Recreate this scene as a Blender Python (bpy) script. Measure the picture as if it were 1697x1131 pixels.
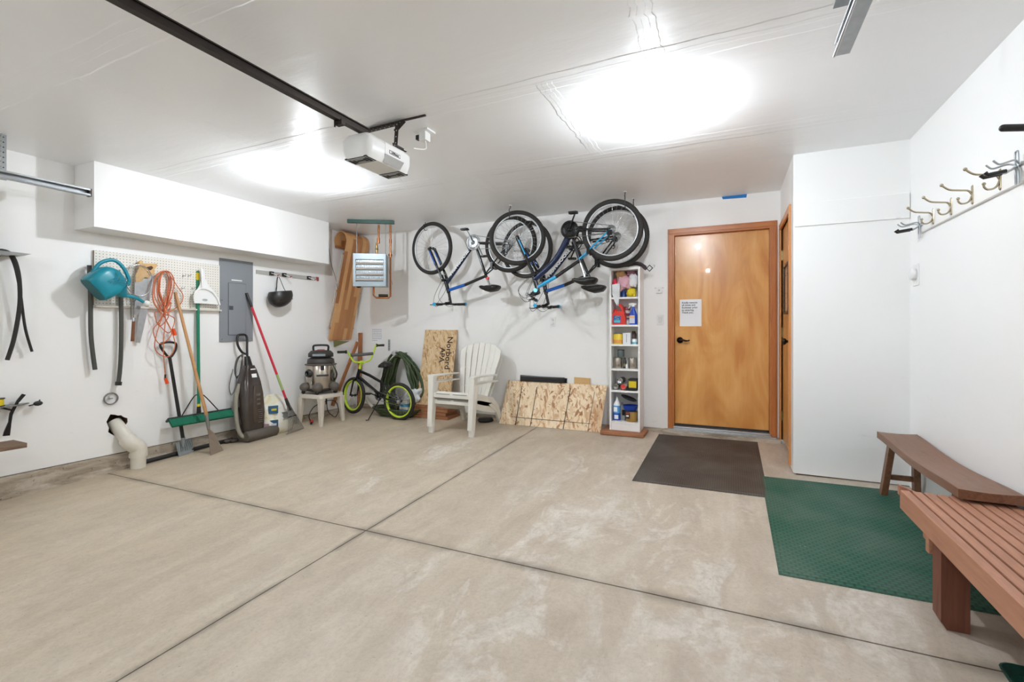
import bpy, math, random
from mathutils import Vector, Matrix, noise
from mathutils.geometry import tessellate_polygon
random.seed(7)
V = Vector
SC = bpy.context.scene
COL = SC.collection
for o in list(bpy.data.objects): bpy.data.objects.remove(o)

# ------------------------------------------------------------------ camera, world, exposure
YAW = math.radians(24.966); FPX = 778.19; CZ = 1.312; HOR = 544.37
cam_d = bpy.data.cameras.new('camera'); cam = bpy.data.objects.new('camera', cam_d); COL.objects.link(cam)
cam.location = (0, 0, CZ); cam.rotation_euler = (math.pi/2, 0, YAW)
cam_d.sensor_width = 36; cam_d.lens = FPX/1697*36; cam_d.shift_y = -(565.5-HOR)/1697; cam_d.clip_start = .02
SC.camera = cam
SC.view_settings.view_transform = 'Standard'; SC.view_settings.look = 'None'
SC.view_settings.gamma = 1; SC.view_settings.use_curve_mapping = False
SC.view_settings.exposure = 2.03
SC.cycles.max_bounces = 14; SC.cycles.diffuse_bounces = 9; SC.cycles.glossy_bounces = 4
BULB = 370.0            # strength of the two bare bulbs in view
BULB_FILL = 150.0        # strength of two unseen bulbs added as fill behind the camera
w = bpy.data.worlds.new('world'); SC.world = w; w.use_nodes = True
w.node_tree.nodes['Background'].inputs[0].default_value = (.9, .95, 1, 1)
w.node_tree.nodes['Background'].inputs[1].default_value = 0.0

# ------------------------------------------------------------------ measured planes of the room
L, R, B, C, H, F0 = -5.0245, 1.177, 5.354, 4.295, 2.681, -1.0     # left, right, back, closet front, ceiling, garage door wall
XC = .448
def fz(x, y): return .0355*y + .010*x                           # the slab falls towards the garage door
def ray(u, v):
    a = (u-848.5)/FPX; b = (HOR-v)/FPX
    return V((-math.sin(YAW)+a*math.cos(YAW), math.cos(YAW)+a*math.sin(YAW), b))
O0 = V((0, 0, CZ))
def PX(u, v, X): r = ray(u, v); return O0 + r*(X/r.x)
def PY(u, v, Y): r = ray(u, v); return O0 + r*(Y/r.y)
def PZ(u, v, Z): r = ray(u, v); return O0 + r*((Z-CZ)/r.z)
def PF(u, v): r = ray(u, v); return O0 + r*(CZ/(.0355*r.y+.010*r.x-r.z))

# ------------------------------------------------------------------ materials
def lin(c):
    if isinstance(c, str):
        c = [int(c[i:i+2], 16)/255 for i in (0, 2, 4)]
    return tuple(x/12.92 if x <= .04045 else ((x+.055)/1.055)**2.4 for x in c) + (1,)
class NT:
    def __init__(s, name):
        s.m = bpy.data.materials.new(name); s.m.use_nodes = True; s.t = s.m.node_tree
        s.b = s.t.nodes['Principled BSDF']; s.o = s.t.nodes['Material Output']
    def n(s, typ, **kw):
        x = s.t.nodes.new('ShaderNode'+typ)
        for k, v in kw.items(): setattr(x, k, v)
        return x
    def l(s, a, b): s.t.links.new(a, b)
    def coord(s, scale=(1, 1, 1), rot=(0, 0, 0)):
        c = s.n('TexCoord'); mp = s.n('Mapping'); mp.inputs['Scale'].default_value = scale; mp.inputs['Rotation'].default_value = rot
        s.l(c.outputs['Object'], mp.inputs[0]); return mp.outputs[0]
    def noise(s, vec, scale, detail=4, dist=0, rough=.5):
        x = s.n('TexNoise'); x.inputs['Scale'].default_value = scale; x.inputs['Detail'].default_value = detail
        x.inputs['Distortion'].default_value = dist; x.inputs['Roughness'].default_value = rough
        s.l(vec, x.inputs['Vector']); return x.outputs['Fac']
    def ramp(s, fac, stops):
        x = s.n('ValToRGB'); e = x.color_ramp.elements
        while len(e) < len(stops): e.new(.5)
        for i, (p, c) in enumerate(stops): e[i].position = p; e[i].color = lin(c) if isinstance(c, str) else (c, c, c, 1)
        s.l(fac, x.inputs[0]); return x.outputs[0]
    def mix(s, fac, a, b, typ='MIX'):
        x = s.n('MixRGB'); x.blend_type = typ
        for i, q in ((0, fac), (1, a), (2, b)):
            if hasattr(q, 'is_linked'): s.l(q, x.inputs[i])
            elif i == 0: x.inputs[0].default_value = q
            else: x.inputs[i].default_value = lin(q) if isinstance(q, str) else q
        return x.outputs[0]
    def math(s, op, a, b=None, c=None):
        x = s.n('Math'); x.operation = op
        for i, q in enumerate((a, b, c)):
            if q is None: continue
            if hasattr(q, 'is_linked'): s.l(q, x.inputs[i])
            else: x.inputs[i].default_value = q
        return x.outputs[0]
    def xyz(s, vec):
        x = s.n('SeparateXYZ'); s.l(vec, x.inputs[0]); return x.outputs
    def bump(s, h, strength=.3, dist=.01):
        x = s.n('Bump'); x.inputs['Strength'].default_value = strength; x.inputs['Distance'].default_value = dist
        s.l(h, x.inputs['Height']); s.l(x.outputs[0], s.b.inputs['Normal'])
    def col(s, c): s.l(c, s.b.inputs['Base Color'])
def mat(name, c, rough=.5, metal=0, var=.12, vscale=12, bump=0, bscale=80, coat=0):
    k = NT(name); k.b.inputs['Roughness'].default_value = rough; k.b.inputs['Metallic'].default_value = metal
    if coat: k.b.inputs['Coat Weight'].default_value = coat; k.b.inputs['Coat Roughness'].default_value = .1
    vec = k.coord(); f = k.noise(vec, vscale)
    base = lin(c); lo = tuple(x*(1-var) for x in base[:3])+(1,); hi = tuple(min(1, x*(1+var)) for x in base[:3])+(1,)
    k.col(k.mix(f, lo, hi))
    if bump: k.bump(k.noise(vec, bscale), bump, .004)
    return k.m
def woodmat(name, c1, c2, c3=None, axis=0, scale=1.0, rough=.45, bump=.05, stretch=14):
    k = NT(name); sc = [1*stretch]*3; sc[axis] = 1.0
    vec = k.coord(tuple(x*scale for x in sc)); f = k.noise(vec, 2.2, 5, 1.2); g = k.noise(vec, 9, 3, .4)
    c = k.ramp(f, [(.3, c1), (.5, c2), (.7, c3 or c1)]); c = k.mix(k.math('MULTIPLY', g, .35), c, c1, 'MULTIPLY')
    k.col(c); k.b.inputs['Roughness'].default_value = rough; k.bump(g, bump, .003); return k.m

M = {}
def wall_mat(name, c, marks=False):
    k = NT(name); vec = k.coord(); big = k.noise(vec, 1.3, 3); fine = k.noise(vec, 180, 2)
    c0 = k.mix(k.math('MULTIPLY', big, .35), c, tuple(x*.955 for x in lin(c)[:3])+(1,))
    if marks:
        z = k.xyz(vec)[2]
        low = k.math('SUBTRACT', 1.0, k.math('MULTIPLY', z, .9)); sp = k.noise(k.coord((1, 1, 2.2)), 5.5, 8, .6, .62)
        spots = k.ramp(sp, [(.66, 0.0), (.72, 1.0)])
        fac = k.math('MULTIPLY', k.math('MAXIMUM', low, 0.0), k.math('MULTIPLY', spots, .22))
        c0 = k.mix(fac, c0, '8d8880')
    k.col(c0); k.b.inputs['Roughness'].default_value = .42; k.bump(k.math('ADD', fine, k.noise(vec, 22, 3)), .06, .004); return k.m
M['wall'] = wall_mat('wall_paint', 'f0efed', True)
M['wallr'] = wall_mat('wall_paint_right', 'f1f1f0', True)
# ceiling: semi-gloss paint with taped board seams
k = NT('ceiling_paint'); vec = k.coord(); X_, Y_, Z_ = k.xyz(vec)
wob = k.math('MULTIPLY', k.math('SUBTRACT', k.noise(k.coord((1.2, 6, 1)), 2.5, 3), .5), .05)
yy = k.math('ADD', Y_, wob); xx = k.math('ADD', X_, wob); h = None
def band(v, c0, wd, hgt):
    d = k.math('ABSOLUTE', k.math('SUBTRACT', v, c0))
    a = k.n('MapRange'); a.interpolation_type = 'SMOOTHSTEP'; k.l(d, a.inputs[0])
    a.inputs[1].default_value = wd; a.inputs[2].default_value = wd*.86; a.inputs[3].default_value = 0; a.inputs[4].default_value = hgt
    return a.outputs[0]
for c0 in (.03, 1.24, 2.452, 3.655):
    b1 = k.math('ADD', band(yy, c0, .085, 1), band(yy, c0, .022, .6)); h = b1 if h is None else k.math('ADD', h, b1)
def seg(xc, y0, y1):
    m = k.math('MULTIPLY', k.math('GREATER_THAN', Y_, y0), k.math('LESS_THAN', Y_, y1))
    return k.math('MULTIPLY', m, k.math('ADD', band(xx, xc, .05, .8), band(xx, xc, .018, .5)))
for a in ((-.95, 2.45, 3.65), (-.35, 1.24, 2.45), (-3.2, 1.24, 2.45), (-2.1, 3.65, 5.4)): h = k.math('ADD', h, seg(*a))
def patch(x0, x1, y0, y1):
    a = k.math('MULTIPLY', band(X_, (x0+x1)/2, (x1-x0)/2, 1), band(Y_, (y0+y1)/2, (y1-y0)/2, .7)); return a
h = k.math('ADD', h, patch(-2.5, -1.38, 4.02, 4.26))
h = k.math('ADD', h, k.math('MULTIPLY', k.noise(k.coord((1, 3, 1)), 2, 4), 2.2))
k.col(k.mix(k.math('MULTIPLY', k.noise(vec, 1.5, 3), .4), 'f1f2f3', 'ebecee')); k.b.inputs['Roughness'].default_value = .33
k.bump(h, .33, .006); M['ceil'] = k.m
# concrete slab
k = NT('floor_concrete'); vec = k.coord(); X_, Y_, Z_ = k.xyz(vec)
st = k.noise(k.coord((2.6, .55, 1), (0, 0, .25)), 1.6, 7, .8, .6); cl = k.noise(vec, 1.1, 5, .3)
c0 = k.ramp(st, [(.3, 'b3a697'), (.48, 'c2b5a4'), (.62, 'cdc2b3'), (.8, 'd5ccbf')])
warm = k.n('MapRange'); k.l(X_, warm.inputs[0]); warm.inputs[1].default_value = -4.5; warm.inputs[2].default_value = .2
c0 = k.mix(k.math('MULTIPLY', k.math('SUBTRACT', 1.0, warm.outputs[0]), .55), c0, 'cbb896', 'MIX')
c0 = k.mix(k.math('MULTIPLY', cl, .3), c0, 'b3a89b')
# pale salt marks by the doors
sw = k.noise(k.coord((1.5, .75, 1), (0, 0, .35)), 2.3, 9, 1.1, .62); sm = k.ramp(sw, [(.5, 0.0), (.56, .75), (.62, 1.0), (.7, .35)])
sw2 = k.noise(k.coord((1, 1, 1)), 9, 6, 1.5, .6); sm = k.math('MULTIPLY', sm, k.ramp(sw2, [(.36, .1), (.52, 1.0)]))
def blob(x, y, r):
    dx = k.math('SUBTRACT', X_, x); dy = k.math('SUBTRACT', Y_, y)
    d = k.math('SQRT', k.math('ADD', k.math('MULTIPLY', dx, dx), k.math('MULTIPLY', dy, dy)))
    a = k.n('MapRange'); a.interpolation_type = 'SMOOTHSTEP'; k.l(d, a.inputs[0]); a.inputs[1].default_value = r; a.inputs[2].default_value = r*.35
    return a.outputs[0]
ma = blob(-.75, 3.1, 1.0)
for a in ((-.85, 2.45, .7), (-.1, 2.3, .8), (-.9, 1.75, .55), (-.35, 1.6, .7), (.5, 2.4, .5), (-1.0, 4.0, .6), (-1.25, 2.0, .45), (-2.7, 3.1, .6), (-2.45, 3.9, .6), (-.2, 3.4, .5)):
    ma = k.math('MAXIMUM', ma, blob(*a))
c0 = k.mix(k.math('MULTIPLY', k.math('MULTIPLY', sm, ma), .55), c0, 'e6e2da')
mt = k.ramp(k.noise(k.coord((1.3, .8, 1), (0, 0, .3)), 5.5, 8, .7, .68), [(.42, 0.0), (.66, 1.0)]); c0 = k.mix(k.math('MULTIPLY', mt, .38), c0, '9d8f7e')
gn = k.noise(vec, 55, 6, .3, .75); c0 = k.mix(k.math('MULTIPLY', k.ramp(gn, [(.45, 0.0), (.62, 1.0)]), .22), c0, '8c7f70')
# dirt along the joints, a few oily spots, grit
wn = k.math('MULTIPLY', k.math('SUBTRACT', k.noise(vec, 7, 4), .5), .03)
dx = k.math('ABSOLUTE', k.math('ADD', k.math('SUBTRACT', X_, -2.045), wn)); dy = k.math('ABSOLUTE', k.math('ADD', k.math('SUBTRACT', Y_, 2.252), wn))
def near(d, r0, r1):
    a = k.n('MapRange'); k.l(d, a.inputs[0]); a.inputs[1].default_value = r1; a.inputs[2].default_value = r0; return a.outputs[0]
jn = k.math('MULTIPLY', k.math('MAXIMUM', near(dx, .006, .035), near(dy, .008, .06)), k.ramp(k.noise(vec, 3.2, 5), [(.4, .12), (.6, .6)]))
c0 = k.mix(jn, c0, '6f6456')
j2 = k.math('MAXIMUM', near(k.math('ABSOLUTE', k.math('SUBTRACT', X_, -2.045)), .0015, .0045), near(k.math('ABSOLUTE', k.math('SUBTRACT', Y_, 2.252)), .002, .006))
c0 = k.mix(k.math('MULTIPLY', j2, .85), c0, '54483a')
gr = k.ramp(k.noise(vec, 34, 5, .5, .7), [(.66, 0.0), (.7, 1.0)])
gm = blob(-1.5, 1.25, .55)
for a in ((-1.75, 1.0, .5), (-1.15, 2.0, .3), (-1.45, 2.75, .22), (-1.3, 3.0, .18), (-2.9, 1.6, .4)): gm = k.math('MAXIMUM', gm, blob(*a))
c0 = k.mix(k.math('MULTIPLY', k.math('MULTIPLY', gr, gm), .5), c0, '6e6257')
sp = k.ramp(k.noise(vec, 60, 2), [(.74, 0.0), (.76, 1.0)]); c0 = k.mix(k.math('MULTIPLY', sp, .5), c0, '5d5248')
k.col(c0); k.b.inputs['Roughness'].default_value = .5
k.bump(k.math('ADD', k.noise(vec, 70, 4), k.math('MULTIPLY', st, 1.5)), .1, .003); M['floor'] = k.m
# rough foundation curb
k = NT('curb_concrete'); vec = k.coord()
c0 = k.ramp(k.noise(k.coord((1, 1.2, 5)), 3, 7, .5, .65), [(.28, '7d705f'), (.48, 'a99c8b'), (.62, 'c2b8a9'), (.8, '8f8272')])
pit = k.ramp(k.noise(vec, 38, 3), [(.66, 0.0), (.7, 1.0)]); c0 = k.mix(k.math('MULTIPLY', pit, .6), c0, '3d342b')
k.col(c0); k.b.inputs['Roughness'].default_value = .9; k.bump(k.noise(vec, 30, 6), .7, .01); M['curb'] = k.m
# oriented strand board
def osb(name, tones):
    k = NT(name); tc = k.n('TexCoord'); lay = []
    for i, (ang, s) in enumerate(((.35, 1), (-.6, 1.25), (1.15, .9), (1.9, 1.1))):
        m1 = k.n('Mapping'); m1.inputs['Rotation'].default_value = (0, ang, 0); m1.inputs['Location'].default_value = (i*3.1, 0, i*1.7); k.l(tc.outputs['Object'], m1.inputs[0])
        m2 = k.n('Mapping'); m2.inputs['Scale'].default_value = (s, .2, 3.6*s); k.l(m1.outputs[0], m2.inputs[0])
        nn = k.n('TexNoise'); nn.inputs['Scale'].default_value = 5; k.l(m2.outputs[0], nn.inputs[0]); ad = k.n('MixRGB'); ad.blend_type = 'ADD'; ad.inputs[0].default_value = .12; k.l(m2.outputs[0], ad.inputs[1]); k.l(nn.outputs['Color'], ad.inputs[2])
        v = k.n('TexVoronoi'); v.inputs['Scale'].default_value = 13; k.l(ad.outputs[0], v.inputs['Vector']); bw = k.n('SeparateColor'); k.l(v.outputs['Color'], bw.inputs[0]); lay.append((bw.outputs[0], bw.outputs[1]))
    f = lay[0][0]
    for a, b in lay[1:]: 
        st = k.math('GREATER_THAN', b, .58); f = k.math('ADD', k.math('MULTIPLY', f, k.math('SUBTRACT', 1.0, st)), k.math('MULTIPLY', a, st))
    c0 = k.ramp(f, [(.0, tones[0]), (.14, tones[1]), (.4, tones[2]), (.7, tones[3]), (1.0, tones[2])])
    big = k.ramp(k.noise(tc.outputs['Object'], 2.6, 4, .8), [(.56, 0.0), (.66, 1.0)]); c0 = k.mix(k.math('MULTIPLY', big, .5), c0, tones[1], 'MULTIPLY')
    k.col(c0); k.b.inputs['Roughness'].default_value = .65; k.bump(f, .15, .002); return k.m
M['osb'] = osb('strand_board', ('a06d45', 'cfa67c', 'e6cda8', 'f0ddbf'))
M['osbd'] = osb('strand_board_weathered', ('9a7448', 'bf9a6c', 'd0b085', 'dcc49e'))
# pegboard with holes every inch
k = NT('pegboard_paint'); vec = k.coord(); X_, Y_, Z_ = k.xyz(vec); P = .0254
def cell(v):
    a = k.math('SUBTRACT', k.math('MULTIPLY', k.math('FRACT', k.math('DIVIDE', v, P)), P), P/2); return k.math('MULTIPLY', a, a)
d = k.math('SQRT', k.math('ADD', cell(k.math('ADD', Y_, 10.0)), cell(k.math('ADD', Z_, 10.0)))); hol = k.math('LESS_THAN', d, .0034)
k.col(k.mix(hol, 'e2ded5', '2a241e')); k.b.inputs['Roughness'].default_value = .45
k.bump(k.math('SUBTRACT', 1.0, hol), .5, .004); M['peg'] = k.m
# birch veneer
k = NT('birch_veneer'); v1 = k.coord((1.6, 1.6, .42)); v2 = k.coord((9, 9, .5))
f = k.noise(v1, 2.2, 3, 2.2); g = k.noise(v2, 6, 4, .6)
c0 = k.ramp(f, [(.3, 'cf8e47'), (.45, 'dda257'), (.55, 'e3ab60'), (.7, 'eab66d')]); c0 = k.mix(k.math('MULTIPLY', g, .3), c0, 'c98848', 'MULTIPLY')
k.col(c0); k.b.inputs['Roughness'].default_value = .26; k.b.inputs['Coat Weight'].default_value = .25; k.bump(g, .02, .002); M['birch'] = k.m
M['trimz'] = woodmat('fir_trim', 'b06a35', 'c67f45', 'ba743b', 2, 1.2, .35)
M['trimx'] = woodmat('fir_trim_head', 'b06a35', 'c67f45', 'ba743b', 0, 1.2, .35)
M['trimy'] = woodmat('pale_trim', 'c08245', 'd0935a', 'cb8c50', 2, 1.2, .35)
# rubber mats
def matmat(name, c, cd, weave):
    k = NT(name); vec = k.coord(); X_, Y_, Z_ = k.xyz(vec)
    def saw(v, p): return k.math('ABSOLUTE', k.math('SUBTRACT', k.math('FRACT', k.math('DIVIDE', v, p)), .5))
    if weave:
        row = k.math('FLOOR', k.math('DIVIDE', Y_, .022)); xo = k.math('ADD', X_, k.math('MULTIPLY', row, .019))
        a = k.math('LESS_THAN', k.math('MAXIMUM', k.math('MULTIPLY', saw(k.math('ADD', Y_, 9.0), .022), 1.0), saw(k.math('ADD', xo, 9.0), .038)), .36)
    else:
        a = k.math('LESS_THAN', k.math('MAXIMUM', saw(k.math('ADD', X_, 9.0), .016), saw(k.math('ADD', Y_, 9.0), .011)), .33)
    f = k.noise(vec, 3.2, 5, .5); dust = k.ramp(f, [(.35, 0.0), (.7, 1.0)]); flk = k.ramp(k.noise(vec, 45, 3), [(.72, 0.0), (.75, 1.0)])
    c0 = k.mix(a, cd, c); c0 = k.mix(k.math('MULTIPLY', dust, .16), c0, '9a9a90'); c0 = k.mix(k.math('MULTIPLY', flk, .35), c0, 'b9bbb0')
    k.col(c0); k.b.inputs['Roughness'].default_value = .62; k.bump(a, .8, .004); return k.m
M['matd'] = matmat('brown_rubber_mat', '4e423a', '332b26', False)
M['matg'] = matmat('green_rubber_mat', '1f5e4a', '12402f', True)
M['black'] = mat('black_plastic', '1b1a19', .4); M['blackm'] = mat('black_metal', '161514', .35, .3); M['rubber'] = mat('tyre_rubber', '2c2926', .75, 0, .15, 40, .4, 150)
M['rubberb'] = mat('bmx_tyre_rubber', '2e2a24', .8, 0, .2, 40, .4, 150)
M['chrome'] = mat('chrome', 'c9ccd0', .18, 1); M['rimalu'] = mat('rim_aluminium', 'd2d5d8', .3, .35, .03); M['alu'] = mat('brushed_aluminium', 'b6b9bb', .35, .9); M['steel'] = mat('worn_steel', '8b8b88', .4, .85, .2, 30)
M['galv'] = mat('galvanised_steel', 'b4b8bb', .38, .8, .25, 25); M['darksteel'] = mat('dark_steel', '3b3430', .45, .7, .2, 20)
M['white'] = mat('white_plastic', 'e8e8e6', .35, 0, .03); M['whitepaint'] = mat('white_laminate', 'efeeec', .35, 0, .03)
M['resin'] = mat('white_resin', 'dedbd2', .42, 0, .05, 5, .05, 60); M['offwhite'] = mat('dusty_white_resin', 'cfc7ba', .45, 0, .08)
M['teal'] = mat('teal_plastic', '0d8496', .32, 0, .08); M['teald'] = mat('teal_plastic_base', '0f5f66', .45, 0, .08)
M['green'] = mat('green_plastic', '0a7d5e', .35); M['greend'] = mat('dark_green_steel', '0d3a30', .4, .2); M['bristle'] = mat('green_bristles', '0b6a4e', .8, 0, .3, 60, .6, 200)
M['red'] = mat('red_painted_steel', 'c21f35', .32); M['redp'] = mat('red_plastic', 'dc3327', .35); M['orange'] = mat('orange_cord', 'c96a3e', .45); M['orangep'] = mat('orange_plug', 'e8501c', .4)
M['yellow'] = mat('yellow_plastic', 'e2c81e', .4); M['lime'] = mat('lime_paint', 'c3e03c', .3); M['blue'] = mat('royal_blue_plastic', '1c46b4', .35)
M['bikeblue'] = mat('blue_bike_paint', '1463c4', .25, .2, .05, 4, 0, 1, .5); M['bikecyan'] = mat('cyan_bike_paint', '2fa3d6', .25, .2, .05, 4, 0, 1, .5); M['bikenavy'] = mat('navy_bike_paint', '16264a', .25, .3, .05, 4, 0, 1, .5)
M['bikeblack'] = mat('black_bike_paint', '14151a', .22, .3, .05, 4, 0, 1, .6)
M['copper'] = mat('copper_pipe', 'a5683f', .3, .85, .25, 30); M['brass'] = mat('antique_brass', '8d7a52', .3, .8); M['bronze'] = mat('dark_bronze', '2b211b', .3, .7)
M['nickel'] = mat('satin_nickel', 'b5a88f', .25, .9)
M['greypanel'] = mat('grey_enamel', '868a8f', .42, .1, .04); M['greyd'] = mat('grey_enamel_dark', '4a4c50', .45, .1, .04); M['greysticker'] = mat('grey_plastic', 'aaaaa8', .4)
M['heater'] = mat('heater_enamel', '8d989d', .38, .25, .05); M['dark'] = mat('dark_hollow', '120f0d', .8); M['brownhole'] = mat('raw_wall_cavity', '4b3323', .9)
M['pvc'] = mat('dirty_pvc', 'd8d2c4', .4, 0, .12, 9); M['paper'] = mat('paper', 'eeeff2', .7, 0, .02); M['ink'] = mat('grey_ink', '6c6f74', .8); M['blackink'] = mat('black_ink', '1c1712', .8)
M['tape'] = mat('blue_tape', '1578c0', .6); M['hose'] = mat('green_hose', '3c4a2b', .5, 0, .3, 8); M['hosegrey'] = mat('grey_flex_hose', '45453f', .5)
M['vacbrown'] = mat('smoky_vacuum_plastic', '3a302b', .18, 0, .15, 8, 0, 1, .4); M['vacgrey'] = mat('dusty_vacuum_grey', '5d554d', .55, 0, .2, 12); M['flex'] = mat('beige_flex_hose', '8f8a7c', .5)
M['stainless'] = mat('stainless_drum', 'b7aea2', .22, .95, .1, 6)
M['handle'] = woodmat('ash_handle', 'b0804e', 'c99b68', 'bb8c5a', 2, 1.5, .5); M['ply'] = woodmat('light_wood', 'cda46c', 'dcb981', 'd2ab74', 0, 1.5, .6)
k = NT('toboggan_slats'); vec = k.coord(); X_, Y_, Z_ = k.xyz(vec)      # ash slats side by side
sl = k.math('FLOOR', k.math('DIVIDE', k.math('ADD', k.math('SUBTRACT', Y_, k.math('MULTIPLY', Z_, .066)), 3.0), .064)); wn = k.n('TexWhiteNoise'); wn.noise_dimensions = '1D'
seg_ = k.math('FLOOR', k.math('ADD', k.math('MULTIPLY', Z_, 1.4), k.math('MULTIPLY', sl, .37)))
k.l(k.math('ADD', k.math('MULTIPLY', sl, 3.7), seg_), wn.inputs['W'])
c0 = k.ramp(wn.outputs['Value'], [(0, 'a86e3e'), (.35, 'c48d58'), (.7, 'dbad77'), (1, 'cb9762')]); g = k.noise(k.coord((14, 14, 1)), 3, 4, .8)
k.col(k.mix(k.math('MULTIPLY', g, .4), c0, 'b07a48', 'MULTIPLY')); k.b.inputs['Roughness'].default_value = .33; M['tobog'] = k.m
M['cedar'] = woodmat('cedar_board', '9a5f38', 'b57a4c', 'a86c41', 2, 1.5, .6); M['cedarx'] = woodmat('cedar_board_flat', '8f5a3b', 'ae7750', '9d6845', 0, 1.5, .65)
M['bench'] = woodmat('walnut_bench', '6f4a34', '8a5f44', '7a5139', 1, .8, .4); M['redwood'] = woodmat('painted_redwood', 'a4735a', 'bd8a6e', 'b28065', 1, .7, .55); M['redwoodd'] = woodmat('painted_redwood_leg', '6f4131', '83503c', '784838', 2, .7, .6)
M['oldwood'] = woodmat('old_plank', '5f4838', '8f7660', '6d5443', 1, 1.5, .7)
def emis(name, c, s):
    k = NT(name); k.b.inputs['Base Color'].default_value = (1, 1, 1, 1); k.b.inputs['Emission Color'].default_value = c; k.b.inputs['Emission Strength'].default_value = s; return k.m
M['bulb'] = emis('lit_bulb', (.87, .935, 1, 1), BULB); M['bulbfill'] = emis('added_fill_bulb', (.85, .925, 1, 1), BULB_FILL)
def cm(c, r=.45, **k2): return mat('label_'+c, c, r, 0, .03, **k2)
_c = {}
def K(c, r=.45):
    if (c, r) not in _c: _c[(c, r)] = mat('colour_'+c, c, r, 0, .05)
    return _c[(c, r)]

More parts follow.
